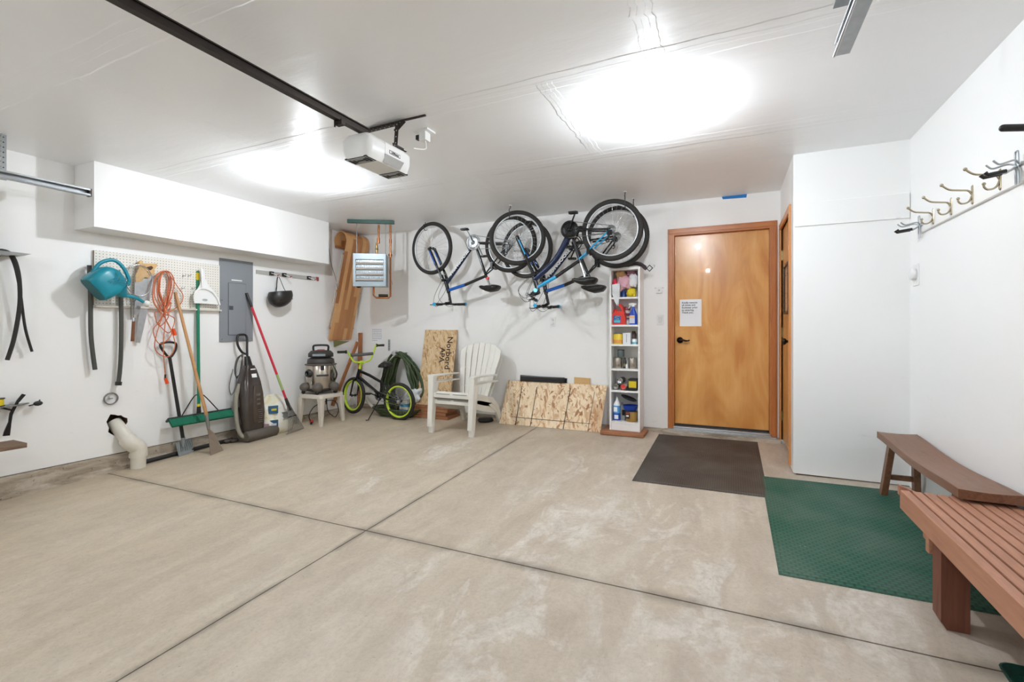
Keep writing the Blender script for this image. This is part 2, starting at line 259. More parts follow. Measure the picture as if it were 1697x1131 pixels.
# ------------------------------------------------------------------ mesh building
def frame(d, up=V((0, 0, 1))):
    d = d.normalized()
    if abs(d.dot(up)) > .98: up = V((1, 0, 0)) if abs(d.x) < .9 else V((0, 1, 0))
    x = up.cross(d).normalized(); y = d.cross(x); return x, y, d
def crom(pts, n=6, closed=False):
    pts = [V(p) for p in pts]; N = len(pts); out = []
    rng = N if closed else N-1
    for i in range(rng):
        g = lambda j: pts[j % N] if closed else pts[max(0, min(N-1, j))]
        p0, p1, p2, p3 = g(i-1), g(i), g(i+1), g(i+2)
        for s in range(n):
            t = s/n; out.append(.5*((2*p1)+(p2-p0)*t+(2*p0-5*p1+4*p2-p3)*t*t+(3*p1-p0-3*p2+p3)*t**3))
    if not closed: out.append(pts[-1])
    return out
class MB:
    def __init__(s): s.v = []; s.f = []; s.mi = []; s.sm = []; s.m = 0
    def add(s, vs, fs, smooth=False):
        o = len(s.v); s.v += [V(p) for p in vs]; s.f += [tuple(i+o for i in f) for f in fs]
        s.mi += [s.m]*len(fs); s.sm += [smooth]*len(fs); return s
    def box(s, c, size, x=V((1, 0, 0)), y=V((0, 1, 0)), z=V((0, 0, 1)), taper=1):
        c = V(c); x = V(x); y = V(y); z = V(z); a, b, h = size[0]/2, size[1]/2, size[2]/2; vs = []
        for k_, q in ((-1, 1), (1, taper)):
            for i, j in ((-1, -1), (1, -1), (1, 1), (-1, 1)): vs.append(c+x*a*i*q+y*b*j*q+z*h*k_)
        return s.add(vs, [(0, 3, 2, 1), (4, 5, 6, 7), (0, 1, 5, 4), (1, 2, 6, 5), (2, 3, 7, 6), (3, 0, 4, 7)])
    def bb(s, lo, hi):
        lo = V(lo); hi = V(hi); return s.box((lo+hi)/2, hi-lo)
    def beam(s, p, q, w_, h_, up=V((0, 0, 1))):
        p = V(p); q = V(q); x, y, d = frame(q-p, up); return s.box((p+q)/2, (w_, h_, (q-p).length), x, y, d)
    def tube(s, pts, r, n=10, closed=False, cap=True, flat=1.0, up=None):
        pts = [V(p) for p in pts]; N = len(pts); rs = r if isinstance(r, (list, tuple)) else [r]*N
        vs = []; x = None
        for i, p in enumerate(pts):
            if closed: t = pts[(i+1) % N]-pts[i-1]
            else: t = pts[min(N-1, i+1)]-pts[max(0, i-1)]
            t = t.normalized() if t.length > 1e-9 else V((0, 0, 1))
            if x is None: x, y, _ = frame(t, up or V((0, 0, 1)))
            x = (x-t*x.dot(t)); x = x.normalized() if x.length > 1e-6 else frame(t)[0]; y = t.cross(x)
            for k_ in range(n):
                a = 2*math.pi*k_/n; vs.append(p+(x*math.cos(a)+y*math.sin(a)*flat)*rs[i])
        fs = []
        for i in range(N if closed else N-1):
            for k_ in range(n):
                a = i*n+k_; b = i*n+(k_+1) % n; c = ((i+1) % N)*n+(k_+1) % n; d = ((i+1) % N)*n+k_; fs.append((a, b, c, d))
        s.add(vs, fs, True)
        if cap and not closed: s.add(vs[:n], [tuple(range(n))[::-1]]); s.add(vs[-n:], [tuple(range(n))])
        return s
    def cyl(s, p, q, r, r2=None, n=20): return s.tube([p, q], [r, r if r2 is None else r2], n)
    def lathe(s, base, prof, n=24, axis=V((0, 0, 1)), cap=True):
        x, y, d = frame(V(axis)); base = V(base); vs = []
        for (r, h) in prof:
            for k_ in range(n):
                a = 2*math.pi*k_/n; vs.append(base+d*h+(x*math.cos(a)+y*math.sin(a))*r)
        fs = [(i*n+k_, i*n+(k_+1) % n, (i+1)*n+(k_+1) % n, (i+1)*n+k_) for i in range(len(prof)-1) for k_ in range(n)]
        s.add(vs, fs, True)
        if cap: s.add(vs[:n], [tuple(range(n))[::-1]]); s.add(vs[-n:], [tuple(range(n))])
        return s
    def sph(s, c, r, n=14, sq=(1, 1, 1)):
        c = V(c); prof = [(math.sin(math.pi*i/(n//2)), -math.cos(math.pi*i/(n//2))) for i in range(n//2+1)]; vs = []
        for (a, h_) in prof:
            for k_ in range(n):
                t = 2*math.pi*k_/n; vs.append(c+V((max(a, 1e-4)*math.cos(t)*sq[0], max(a, 1e-4)*math.sin(t)*sq[1], h_*sq[2]))*r)
        return s.add(vs, [(i*n+k_, i*n+(k_+1) % n, (i+1)*n+(k_+1) % n, (i+1)*n+k_) for i in range(len(prof)-1) for k_ in range(n)], True)
    def ring(s, c, nrm, R_, r, n=48, m=10, flat=1.0):
        x, y, d = frame(V(nrm)); c = V(c)
        vs = []
        for i in range(n):
            a = 2*math.pi*i/n; rad = x*math.cos(a)+y*math.sin(a)
            for j in range(m):
                b = 2*math.pi*j/m; vs.append(c+rad*(R_+r*math.cos(b))+d*r*flat*math.sin(b))
        return s.add(vs, [(i*m+j, ((i+1) % n)*m+j, ((i+1) % n)*m+(j+1) % m, i*m+(j+1) % m) for i in range(n) for j in range(m)], True)
    def prism(s, poly, vec, smooth=False):
        poly = [V(p) for p in poly]; vec = V(vec); n = len(poly); vs = poly+[p+vec for p in poly]
        tris = tessellate_polygon([poly])
        s.add(vs, [tuple(t) for t in tris]+[tuple(i+n for i in t[::-1]) for t in tris])
        return s.add(vs, [(i, (i+1) % n, (i+1) % n+n, i+n) for i in range(n)], smooth)
    def loft(s, rings, cap=True, smooth=True):
        n = len(rings[0]); vs = [V(p) for r in rings for p in r]
        s.add(vs, [(i*n+k_, i*n+(k_+1) % n, (i+1)*n+(k_+1) % n, (i+1)*n+k_) for i in range(len(rings)-1) for k_ in range(n)], smooth)
        if cap: s.add(vs[:n], [tuple(range(n))[::-1]]); s.add(vs[-n:], [tuple(range(n))])
        return s
    def build(s, name, mats, parent=None, loc=None, bev=0, rot=None, kind=None, sub=0):
        """vertices are given in the room's coordinates; parent is an unrotated root or one of its parts"""
        off = V(loc) if loc is not None else (V(parent['_o']) if parent is not None else V((0, 0, 0)))
        me = bpy.data.meshes.new(name); me.from_pydata([tuple(p-off) for p in s.v], [], s.f)
        for m_ in (mats if isinstance(mats, (list, tuple)) else [mats]): me.materials.append(M[m_] if isinstance(m_, str) else m_)
        for i, p in enumerate(me.polygons): p.material_index = s.mi[i]; p.use_smooth = s.sm[i]
        me.validate()
        o = bpy.data.objects.new(name, me); COL.objects.link(o)
        if parent is not None: o.parent = parent; o['_o'] = tuple(off)
        else: o.location = off; o['_o'] = tuple(off)
        if bev:
            b = o.modifiers.new('bevel', 'BEVEL'); b.width = bev; b.segments = 2; b.limit_method = 'ANGLE'; b.angle_limit = .6
        if sub:
            b = o.modifiers.new('sub', 'SUBSURF'); b.levels = sub; b.render_levels = sub
        if kind: o['kind'] = kind
        return o
def thing(name, label, cat, loc, group=None):
    o = bpy.data.objects.new(name, None); o.empty_display_size = .05; COL.objects.link(o); o.location = V(loc); o['_o'] = tuple(V(loc))
    o['label'] = label; o['category'] = cat
    if group: o['group'] = group
    return o
def tag(o, label, cat, group=None):
    o['label'] = label; o['category'] = cat
    if group: o['group'] = group
    return o
def base_of(mb): 
    return V((sum(p.x for p in mb.v)/len(mb.v), sum(p.y for p in mb.v)/len(mb.v), min(p.z for p in mb.v)))
def single(name, mb, mats, label, cat, group=None, **kw): return tag(mb.build(name, mats, None, base_of(mb), **kw), label, cat, group)
def struct(name, mb, mats, **kw): return mb.build(name, mats, None, (0, 0, 0), kind='structure', **kw)
def text(parent, s_, size, at, xd, yd, m_, name='lettering', align='CENTER', bold=0, sx=1.0):
    cu = bpy.data.curves.new('t', 'FONT'); cu.body = s_; cu.size = size; cu.align_x = align; cu.align_y = 'CENTER'; cu.extrude = .0004; cu.offset = bold; cu.resolution_u = 3
    ob = bpy.data.objects.new('t', cu); me = bpy.data.meshes.new_from_object(ob); bpy.data.objects.remove(ob)
    xd = V(xd).normalized(); yd = V(yd).normalized(); nz = xd.cross(yd); off = V(parent['_o'])
    for v_ in me.vertices: v_.co = V(at)+xd*v_.co.x*sx+yd*v_.co.y+nz*v_.co.z-off
    me.materials.clear(); me.materials.append(M[m_] if isinstance(m_, str) else m_); me.name = name
    o = bpy.data.objects.new(name, me); COL.objects.link(o); o.parent = parent; o['_o'] = tuple(off); return o
def rrect(c, x, y, a, b, r, n=4):
    out = []
    for (sx, sy, a0) in ((1, 1, 0), (-1, 1, 90), (-1, -1, 180), (1, -1, 270)):
        for i in range(n+1):
            t = math.radians(a0+90*i/n); out.append(V(c)+V(x)*(sx*(a-r)+r*math.cos(t))+V(y)*(sy*(b-r)+r*math.sin(t)))
    return out
EX, EY, EZ = V((1, 0, 0)), V((0, 1, 0)), V((0, 0, 1))

# ================================================================== THE SETTING
# floor slab with two sawn joints
mb = MB(); xs = [L-.3, -2.0475, -2.045, -2.0425, XC+.9, 2.2]; ys = [F0-.3, 2.2485, 2.252, 2.2555, B+.3]
for i in range(len(xs)-1):
    for j in range(len(ys)-1):
        def P_(a, b): return V((xs[a], ys[b], fz(xs[a], ys[b])-(.012 if a == 2 or b == 2 else 0)))
        mb.add([P_(i, j), P_(i+1, j), P_(i+1, j+1), P_(i, j+1)], [(0, 1, 2, 3)])
mb.bb((L-.3, F0-.3, -.3), (2.2, B+.3, -.08))
struct('floor', mb, 'floor')
struct('ceiling', MB().bb((L-.3, F0-.3, H), (2.2, B+.3, H+.12)), 'ceil')
# left wall with the ragged hole round the drain pipe
hc = PX(193, 703, L); hole = []
for i in range(18):
    a = 2*math.pi*i/18; rr = .072*(1+.16*math.sin(3*a+1)+.08*math.sin(7*a)); hole.append(V((L, hc.y+rr*math.cos(a)*1.05, hc.z+rr*1.25*math.sin(a))))
rect = [V((L, F0-.1, .183)), V((L, B+.1, .183)), V((L, B+.1, H)), V((L, F0-.1, H))]
mb = MB(); tr = tessellate_polygon([rect, hole]); mb.add(rect+hole, [tuple(t) for t in tr])
mb.m = 1
mb.add(hole+[p+V((-.12, 0, 0)) for p in hole], [(i, (i+1) % 18, (i+1) % 18+18, i+18) for i in range(18)]); mb.add([p+V((-.12, 0, 0)) for p in hole], [tuple(range(18))])
mb.m = 0; mb.bb((L-.3, F0-.1, .18), (L-.13, B+.1, H))
struct('wall_left', mb, ['wall', 'brownhole'])
DX0, DX1, DZ0, DZ1 = -.5495, .3505, .28, 2.312
mb = MB(); mb.bb((L-.2, B, .19), (DX0-.012, B+.2, H)); mb.bb((DX1+.012, B, .19), (XC+.02, B+.2, H)); mb.bb((DX0-.012, B, DZ1+.012), (DX1+.012, B+.2, H))
mb.bb((XC, B, 0), (2.2, B+.2, H)); struct('wall_back', mb, 'wall')
# closet: its side wall is opened by the second door
D2Y0, D2Y1, D2Z = 4.50, 5.26, 2.27
mb = MB(); mb.bb((XC, C+.05, .17), (XC+.1, D2Y0, H)); mb.bb((XC, D2Y1, .19), (XC+.1, B, H)); mb.bb((XC, D2Y0, D2Z), (XC+.1, D2Y1, H))
mb.bb((XC, C, .158+.012), (R+.05, C+.1, H)); struct('wall_closet', mb, 'wallr')
single_panel = MB(); a = PY(1318, 375, C); b = PY(1508, 363, C); single_panel.bb((XC+.008, C-.014, 2.11), (R-.004, C, 2.292))
tag(single_panel.build('access_panel', 'wallr', None, base_of(single_panel), bev=.002), 'long white painted panel strip screwed across the upper closet wall', 'panel')
struct('wall_right', MB().bb((R, F0-.1, 0), (R+.12, C+.1, H)), 'wallr')
# garage door wall behind the camera
GX0, GX1, GZ = -4.57, .40, 2.15
mb = MB(); mb.bb((L-.2, F0-.12, -.1), (GX0, F0, H)); mb.bb((GX1, F0-.12, -.1), (R+.1, F0, H)); mb.bb((GX0, F0-.12, GZ), (GX1, F0, H)); struct('wall_front', mb, 'wall')
mb = MB()
for i in range(4):
    z0 = -.05+i*.55; mb.bb((GX0, F0-.09, z0), (GX1, F0-.05, z0+.543))
    for j in range(8):
        x0 = GX0+.08+j*.615; mb.bb((x0, F0-.052, z0+.09), (x0+.5, F0-.042, z0+.45))
struct('door_3', mb, 'white', bev=.004)
struct('soffit', MB().bb((L, 2.034, 2.143), (-4.71, 4.507, H)), 'wall', bev=.002)
# foundation curb
mb = MB(); n_ = 40
for i in range(n_):
    y0 = F0+(B-F0)*i/n_; y1 = F0+(B-F0)*(i+1)/n_; o0 = .012+.006*noise.noise(V((y0*2, 0, 0))); o1 = .012+.006*noise.noise(V((y1*2, 0, 0)))
    def ringc(y, o_): zb = fz(L, y)-.02; return [V((L-.15, y, zb)), V((L+o_+.022+.01*noise.noise(V((y*5, 3, 0))), y, zb)), V((L+o_+.016, y, zb+.05)), V((L+o_+.004, y, zb+.062)), V((L+o_, y, .176)), V((L-.02, y, .179))]
    a_, b_ = ringc(y0, o0), ringc(y1, o1)
    mb.add(a_+b_, [(k_, k_+1, k_+7, k_+6) for k_ in range(5)])
struct('baseboard_left', mb, 'curb')
mb = MB(); mb.bb((L, B-.012, .05), (-.66, B+.1, .205)); mb.bb((-.95, B-.07, .05), (-.62, B+.02, .218)); mb.bb((-.66, 5.235, .08), (XC+.0, B+.05, .222))
struct('baseboard_back', mb, 'curb', bev=.006)
struct('trim_1', MB().bb((XC+.02, C+.012, .1), (R, C+.05, .172)), 'oldwood')
# door 1
d1 = struct('door_1', MB().bb((DX0, B+.035, DZ0), (DX1, B+.08, DZ1)), 'birch')
fr = MB(); cw = .062
for x0, x1 in ((DX0-.012-cw+.004, DX0-.008), (DX1+.008, DX1+.012+cw-.004)): fr.bb((x0, B-.018, .222), (x1, B+.0, DZ1+.012)); fr.bb((x0+(.012 if x0 < 0 else .012), B-.024, .222), (x1-.012, B-.017, DZ1+.012))
for x0, x1 in ((DX0-.014, DX0-.002), (DX1+.002, DX1+.014)): fr.bb((x0, B-.018, .222), (x1, B+.12, DZ1+.01))
fr.build('door_frame', 'trimz', d1, bev=.003)
fr = MB(); fr.bb((DX0-.008-cw, B-.019, DZ1+.008), (DX1+.008+cw, B, DZ1+.012+cw)); fr.bb((DX0-.008-cw+.012, B-.025, DZ1+.02), (DX1+.008+cw-.012, B-.018, DZ1+cw)); fr.bb((DX0-.01, B-.018, DZ1), (DX1+.01, B+.12, DZ1+.014))
fr.build('door_head', 'trimx', d1, bev=.003)
mb = MB(); mb.bb((DX0-.06, 5.26, .216), (DX1+.06, B+.14, .236)); mb.bb((DX0-.01, 5.275, .236), (DX1+.01, B+.1, .246)); mb.bb((DX0-.01, 5.32, .246), (DX1+.01, B+.1, .258))
mb.build('threshold', 'alu', d1, bev=.003)
MB().bb((DX0, B+.04, .256), (DX1, B+.075, .281)).build('door_sweep', 'black', d1)
p = PY(1127, 564, B+.035); lv = MB(); lv.lathe(p, [(.0, 0), (.033, 0), (.033, .006), (.026, .012), (.013, .016), (.011, .045), (.014, .055), (.0, .058)], 24, V((0, -1, 0)))
lv.tube(crom([p+V((0, -.05, 0)), p+V((.03, -.056, .003)), p+V((.06, -.055, -.006)), p+V((.088, -.052, -.004)), p+V((.1, -.05, .004))], 5), [.011]*12+[.008]*9, 10)
lv.build('lever_handle', 'bronze', d1)
# door 2, in the closet side wall
d2 = struct('door_2', MB().bb((XC+.012, D2Y0, .235), (XC+.05, D2Y1, D2Z)), 'birch')
fr = MB(); 
for y0, y1 in ((D2Y0-.058, D2Y0), (D2Y1, D2Y1+.058)): fr.bb((XC-.016, y0, .19 if y0 < 5 else .222), (XC+.05, y1, D2Z+.058))
fr.bb((XC-.016, D2Y0, D2Z), (XC+.05, D2Y1, D2Z+.058)); fr.build('door_frame', 'trimy', d2, bev=.003)
for z_ in (2.02, 1.27, .46):
    hg = MB(); hg.bb((XC+.006, D2Y1-.03, z_-.045), (XC+.013, D2Y1, z_+.045)); hg.cyl((XC+.004, D2Y1-.002, z_-.047), (XC+.004, D2Y1-.002, z_+.047), .006); hg.build('hinge', 'brass', d2)
p = PX(1313, 576, XC); p = V((XC+.012, 4.565, 1.2)); kb = MB(); kb.lathe(p, [(0, 0), (.032, 0), (.03, .008), (.012, .012), (.011, .03), (.027, .042), (.03, .055), (.022, .066), (0, .069)], 24, V((-1, 0, 0))); kb.build('door_knob', 'bronze', d2)

# ================================================================== CEILING THINGS
def bulb(name, x, y, label, m_, g):
    t = thing(name, label, 'light fixture', (x, y, H), g)
    MB().lathe((x, y, H), [(.064, 0), (.064, -.008), (.05, -.02), (.03, -.028), (.021, -.03), (.019, -.058), (.0, -.058)][:], 32).build('lamp_holder', 'white', t)
    MB().lathe((x, y, H-.056), [(.015, 0), (.015, -.008), (.02, -.016), (.0265, -.027)], 28, cap=False).build('bulb_neck', 'white', t)
    MB().lathe((x, y, H-.056), [(.026, -.0265), (.0315, -.037), (.033, -.048), (.032, -.058), (.0285, -.067), (.02, -.076), (.009, -.081), (.0005, -.082)], 28, cap=False).build('light_bulb', m_, t)
bulb('ceiling_lamp', -.452, 3.015, 'lit bare bulb in white holder on the ceiling left of the wooden door', 'bulb', None)
bulb('ceiling_lamp', -3.424, 3.026, 'lit bare bulb on the ceiling near the soffit, left of the opener motor', 'bulb', None)
bulb('ceiling_lamp', -3.424, -.35, 'added fill bulb out of view on the ceiling by the garage door, soffit side', 'bulbfill', None)  # this and the next bulb are added out of view to brighten the room
bulb('ceiling_lamp', -.452, -.35, 'added fill bulb out of view on the ceiling by the garage door, bench side', 'bulbfill', None)
# garage door opener
ox0, ox1, oy0, oy1, oz0, oz1 = -2.13, -1.905, 2.12, 2.535, 2.325, 2.475
t = thing('garage_door_opener', 'white garage door opener motor hanging under the ceiling at the end of a dark rail', 'garage door opener', (-2.02, 2.33, oz0))
mb = MB(); rg = []
for (z_, ins, yi) in ((oz0, .028, .012), (oz0+.03, .006, .004), (oz0+.06, 0, 0), (oz1-.04, .0, 0), (oz1-.008, .03, .02), (oz1, .05, .04)):
    rg.append(rrect(((ox0+ox1)/2, (oy0+oy1)/2, z_), EX, EY, (ox1-ox0)/2-ins, (oy1-oy0)/2-yi, .045-.02*(ins > .02), 5))
mb.loft(rg); hs = mb.build('housing', 'white', t)
MB().bb((ox1-.02, 2.262, oz0+.045), (ox1+.003, 2.44, oz1-.03)).build('side_cover', 'white', hs, bev=.004)
pl = MB().prism([(ox1+.0025, 2.262, oz0+.05), (ox1+.0025, 2.44, oz0+.05), (ox1-.022, 2.43, oz0+.004), (ox1-.022, 2.27, oz0+.004)], V((.003, 0, -.001))).build('grey_label_plate', 'greysticker', hs)
for y0, y1 in ((oy0+.012, oy0+.1), (oy1-.1, oy1-.012)):
    ln = MB(); ln.bb((ox0+.03, y0, oz0-.003), (ox1-.03, y1, oz0+.004)); ln.m = 1
    for q in range(3):
        cx_, cy_ = (ox0+ox1)/2, (y0+y1)/2; a_, b_ = .075-.024*q, .038-.012*q
        ln.tube([(cx_-a_, cy_-b_, oz0-.004), (cx_+a_, cy_-b_, oz0-.004), (cx_+a_, cy_+b_, oz0-.004), (cx_-a_, cy_+b_, oz0-.004)], .0035, 6, closed=True)
    ln.build('light_lens', ['darksteel', 'greysticker'], t)
lg = MB(); lg.bb((ox1+.003, 2.3, 2.388), (ox1+.0045, 2.402, 2.41)); lgo = lg.build('logo_plate', 'blackink', hs); MB().bb((ox1+.0045, 2.303, 2.391), (ox1+.005, 2.399, 2.407)).build('logo_face', 'white', hs)
text(hs, 'LiftMaster', .0185, (ox1+.0055, 2.351, 2.399), EY, EZ, 'blackink', bold=.0004)
mb = MB(); mb.beam((-2.02, F0+.03, 2.50), (-2.02, oy0+.2, 2.497), .036, .012); mb.beam((-2.02, F0+.03, 2.518), (-2.02, oy0+.12, 2.514), .02, .03); mb.beam((-2.02, F0+.03, 2.534), (-2.02, oy0+.12, 2.53), .042, .006); mb.bb((-2.045, 2.0, 2.47), (-1.995, 2.03, 2.5)); mb.cyl((-2.035, 1.99, 2.5), (-2.035, 1.99, 2.455), .005)
mb.build('rail', 'darksteel', t)
def angle_strip(mb, p, q, wdt, up, side):       # perforated angle
    p = V(p); q = V(q); mb.m = 0; d = (q-p).normalized(); u_ = V(up); s_ = V(side)
    mb.box((p+q)/2+u_*wdt/2, ((q-p).length, .0035, wdt), d, s_, u_); mb.box((p+q)/2+s_*wdt/2, ((q-p).length, wdt, .0035), d, s_, u_)
    mb.m = 1; n = int((q-p).length/.035)
    for i in range(n):
        c = p+d*((i+.5)*(q-p).length/n); mb.cyl(c+u_*wdt*.5-s_*.0022, c+u_*wdt*.5+s_*.0022, .0045, n=8); mb.cyl(c+s_*wdt*.5-u_*.0022, c+s_*wdt*.5+u_*.0022, .0045, n=8)
mb = MB(); angle_strip(mb, (-2.262, 2.50, H-.03), (-1.955, 2.49, H-.03), .03, EZ, V((0, -1, 0))); mb.m = 0; mb.bb((-1.96, 2.485, H-.01), (-1.77, 2.497, H)); 
angle_strip(mb, (-1.985, 2.44, 2.455), (-1.985, 2.46, H-.02), .028, V((1, 0, 0)), V((0, 1, 0))); mb.m = 0; mb.beam((-1.99, 2.46, 2.6), (-1.92, 2.47, H-.02), .004, .026); angle_strip(mb, (-1.95, 2.39, 2.47), (-1.95, 2.5, 2.47), .025, EZ, V((1, 0, 0)))
mb.build('mounting_bracket', ['darksteel', 'galv'], t)
mb = MB(); mb.tube(crom([(-2.0, 2.5, 2.33), (-1.985, 2.52, 2.3), (-1.97, 2.53, 2.27), (-1.95, 2.56, 2.24)], 5), .0015, 5); mb.build('antenna_wire', 'white', t)
mb = MB(); bx, by = -1.93, 2.70; mb.bb((bx-.06, by-.05, H-.012), (bx+.06, by+.05, H)); mb.bb((bx-.022, by-.03, H-.07), (bx+.03, by+.03, H-.012)); mb.m = 1; mb.bb((bx-.05, by-.03, H-.06), (bx-.022, by-.0, H-.03)); mb.m = 0
mb.tube(crom([(bx+.01, by, H-.07), (bx+.03, by-.02, H-.13), (bx+.02, by-.06, H-.15), (bx-.0, by-.12, H-.16)], 6), .004, 6); tag(mb.build('ceiling_outlet', ['white', 'black'], None, (bx, by, H)), 'white ceiling socket with plugged cord just behind the opener motor', 'outlet')
# tracks of the garage door
def track(x, yend, s, label):
    t = thing('garage_door_track', label, 'door track', (x, yend, 2.39)); y0 = F0+.35; mb = MB(); z = 2.385
    mb.bb((x-.025*s-.001, y0, z-.026), (x-.025*s+.001, yend, z+.026)) ; mb.beam((x, y0, z-.026), (x, yend, z-.026), .05, .002); mb.beam((x, y0, z+.026), (x, yend, z+.026), .044, .002)
    mb.bb((x+s*.022-.001, y0, z+.014), (x+s*.022+.001, yend, z+.026)); mb.bb((x+s*.024-.001, y0, z-.026), (x+s*.024+.001, yend, z-.014)); mb.tube([(x+s*.024, y0, z-.026), (x+s*.024, yend, z-.026)], .005, 8); mb.build('track', 'galv', t); return t
t = track(-4.60, 1.955, 1, 'galvanised garage door track running along the left wall to the soffit')
mb = MB(); angle_strip(mb, (-4.66, 1.475, 2.36), (-4.66, 1.475, H), .032, V((0, 1, 0)), V((1, 0, 0))); mb.build('hanger', ['galv', 'darksteel'], t)
MB().bb((-4.63, 1.95, 2.355), (-4.58, 1.965, 2.415)).build('end_bracket', 'darksteel', t)
t = track(.385, 2.16, -1, 'galvanised garage door track overhead towards the right wall')
mb = MB(); mb.bb((.39, F0+.4, 2.41), (.393, 2.03, 2.47)); mb.bb((.335, F0+.4, 2.468), (.393, 2.03, 2.471)); mb.build('angle_brace', 'galv', t); mb = MB(); angle_strip(mb, (.395, 1.1, 2.41), (.395, 1.1, H), .03, V((0, 1, 0)), V((1, 0, 0))); mb.build('hanger', ['galv', 'darksteel'], t)
mb = MB(); pa = [PY(1195, 324, B-.001), PY(1238, 320.5, B-.001), PY(1237, 327.5, B-.001), PY(1198, 330.5, B-.001)]; mb.prism(pa, V((0, .0008, 0))); single('masking_tape', mb, 'tape', 'strip of blue masking tape on the back wall above the wooden door', 'tape')

# ================================================================== RIGHT WALL
mb = MB().bb((R-.019, 2.2, 1.957), (R, 4.095, 2.05)); tag(mb.build('coat_rail', 'whitepaint', None, base_of(mb), bev=.003), 'long white board on the right wall carrying the coat hooks', 'rail')
hk = [(1547, 'nearest the closet corner'), (1577, 'second from the closet corner'), (1612, 'third from the closet corner'), (1658, 'nearest the steel tool holder')]
ys_ = [PX(u, 340, R-.019).y for u, _ in hk]
def coat_hook(y, label):
    x = R-.019; mb = MB(); t = thing('coat_hook', label, 'hook', (x, y, 1.965), 'coat hooks on the white board')
    mb.loft([rrect((x-.001, y, 2.017), EY, EZ, .011, .052, .010), rrect((x-.005, y, 2.017), EY, EZ, .008, .048, .007)])
    mb.tube(crom([(x-.004, y, 2.02), (x-.018, y, 2.04), (x-.05, y, 2.046), (x-.095, y, 2.055), (x-.125, y, 2.08)], 6), .0048, 10); mb.sph((x-.127, y, 2.083), .009, 10); mb.build('coat_prong', 'nickel', t)
    mb = MB(); mb.tube(crom([(x-.004, y, 2.01), (x-.012, y, 1.988), (x-.026, y, 1.976), (x-.046, y, 1.975), (x-.058, y, 1.988), (x-.059, y, 2.0)], 6), .0045, 10); mb.sph((x-.059, y, 2.003), .008, 10); mb.build('hat_prong', 'nickel', t)
for y, (u, s) in zip(ys_, hk): coat_hook(y, 'brass-toned double coat hook on the white board, '+s)
def tool_hook(y, z, ln, s, label):
    x = R-.02; t = thing('tool_holder', label, 'hook', (x, y, z-.08)); mb = MB()
    mb.tube(crom([(x-.006, y-.012, z-.1), (x-.008, y-.012, z+.03), (x-.008, y, z+.045), (x-.008, y+.012, z+.03), (x-.006, y+.012, z-.1)], 6), .0042, 8); mb.tube([(x-.006, y-.05, z-.02), (x-.006, y+.05, z-.02)], .004, 8); mb.build('steel_loop', 'galv', t)
    for dy in (-.035, .03):
        mb = MB(); mb.tube(crom([(x-.008, y+dy*.4, z-.01), (x-.03, y+dy, z), (x-.12*s, y+dy, z-.012), (x-.15*s, y+dy, z), (x-.16*s, y+dy, z+.008)], 5), .0042, 8); mb.build('steel_prong', 'galv', t)
    for dy in (-.02, .022):
        mb = MB(); mb.tube([(x-.008, y+dy*.4, z-.02), (x-.035, y+dy, z-.04), (x-ln*.97, y+dy, z-.05), (x-ln*1.02, y+dy, z-.04)], .0045, 8); mb.m = 1; mb.tube([(x-.05, y+dy, z-.0405), (x-ln*.96, y+dy, z-.05), (x-ln*1.05, y+dy, z-.038)], .0085, 10); mb.build('rubber_arm', ['galv', 'black'], t)
tool_hook(4.02, 2.02, .125, .72, 'steel tool holder with two black rubber arms at the closet end of the rail')
tool_hook(2.83, 2.05, .115, .62, 'steel tool holder with black rubber arms above the camera end of the coat rail')
mb = MB(); mb.tube([(R, 2.42, 2.03), (R-.03, 2.42, 2.05), (R-.235, 2.42, 2.078)], .006, 8); mb.m = 1; mb.tube([(R-.02, 2.42, 2.045), (R-.18, 2.42, 2.07), (R-.232, 2.42, 2.078)], .0135, 12); mb.sph((R-.232, 2.42, 2.078), .0135, 12); mb.m = 0; mb.bb((R-.006, 2.395, 1.99), (R, 2.445, 2.1)); tag(mb.build('storage_hook', ['galv', 'black'], None, (R, 2.42, 1.99)), 'single black rubber-coated storage hook high on the right wall', 'hook')
p = PX(1519, 456, R); t = thing('thermostat', 'round white thermostat dial on a square plate by the closet corner', 'thermostat', p); MB().bb(p+V((-.007, -.055, -.075)), p+V((0, .055, .075))).build('wall_plate', 'white', t, bev=.003)
MB().lathe(p+V((-.007, 0, .005)), [(.0, 0), (.042, 0), (.042, .02), (.037, .028), (0, .03)], 32, V((-1, 0, 0))).build('dial', 'white', t)
# board hung on door 2
mb = MB(); y0, y1, z0, z1 = 4.53, 4.86, 1.45, 1.86
t = thing('hanging_board', 'tan notice board with dark brown frame hung on the narrow side door', 'notice board', (XC, 4.7, 1.45))
mb.bb((XC-.004, y0, z0), (XC+.01, y1, z1)); mb.m = 1
for i in range(3): mb.bb((XC-.0048, y0+.05+.09*i, z1-.06-.012*i), (XC-.004, y0+.11+.09*i, z1-.055-.012*i)); mb.bb((XC-.0048, y1-.09, z0+.08+.045*i), (XC-.004, y1-.05, z0+.084+.045*i))
mb.build('panel', [K('b98a68', .5), 'blackink'], t)
mb = MB()
for lo, hi in (((XC-.018, y0-.012, z0-.012), (XC+.01, y1+.012, z0+.008)), ((XC-.018, y0-.012, z1-.008), (XC+.01, y1+.012, z1+.012)), ((XC-.018, y0-.012, z0), (XC+.01, y0+.008, z1)), ((XC-.018, y1-.008, z0), (XC+.01, y1+.012, z1))): mb.bb(lo, hi)
mb.build('frame', K('3c2a20', .4), t)
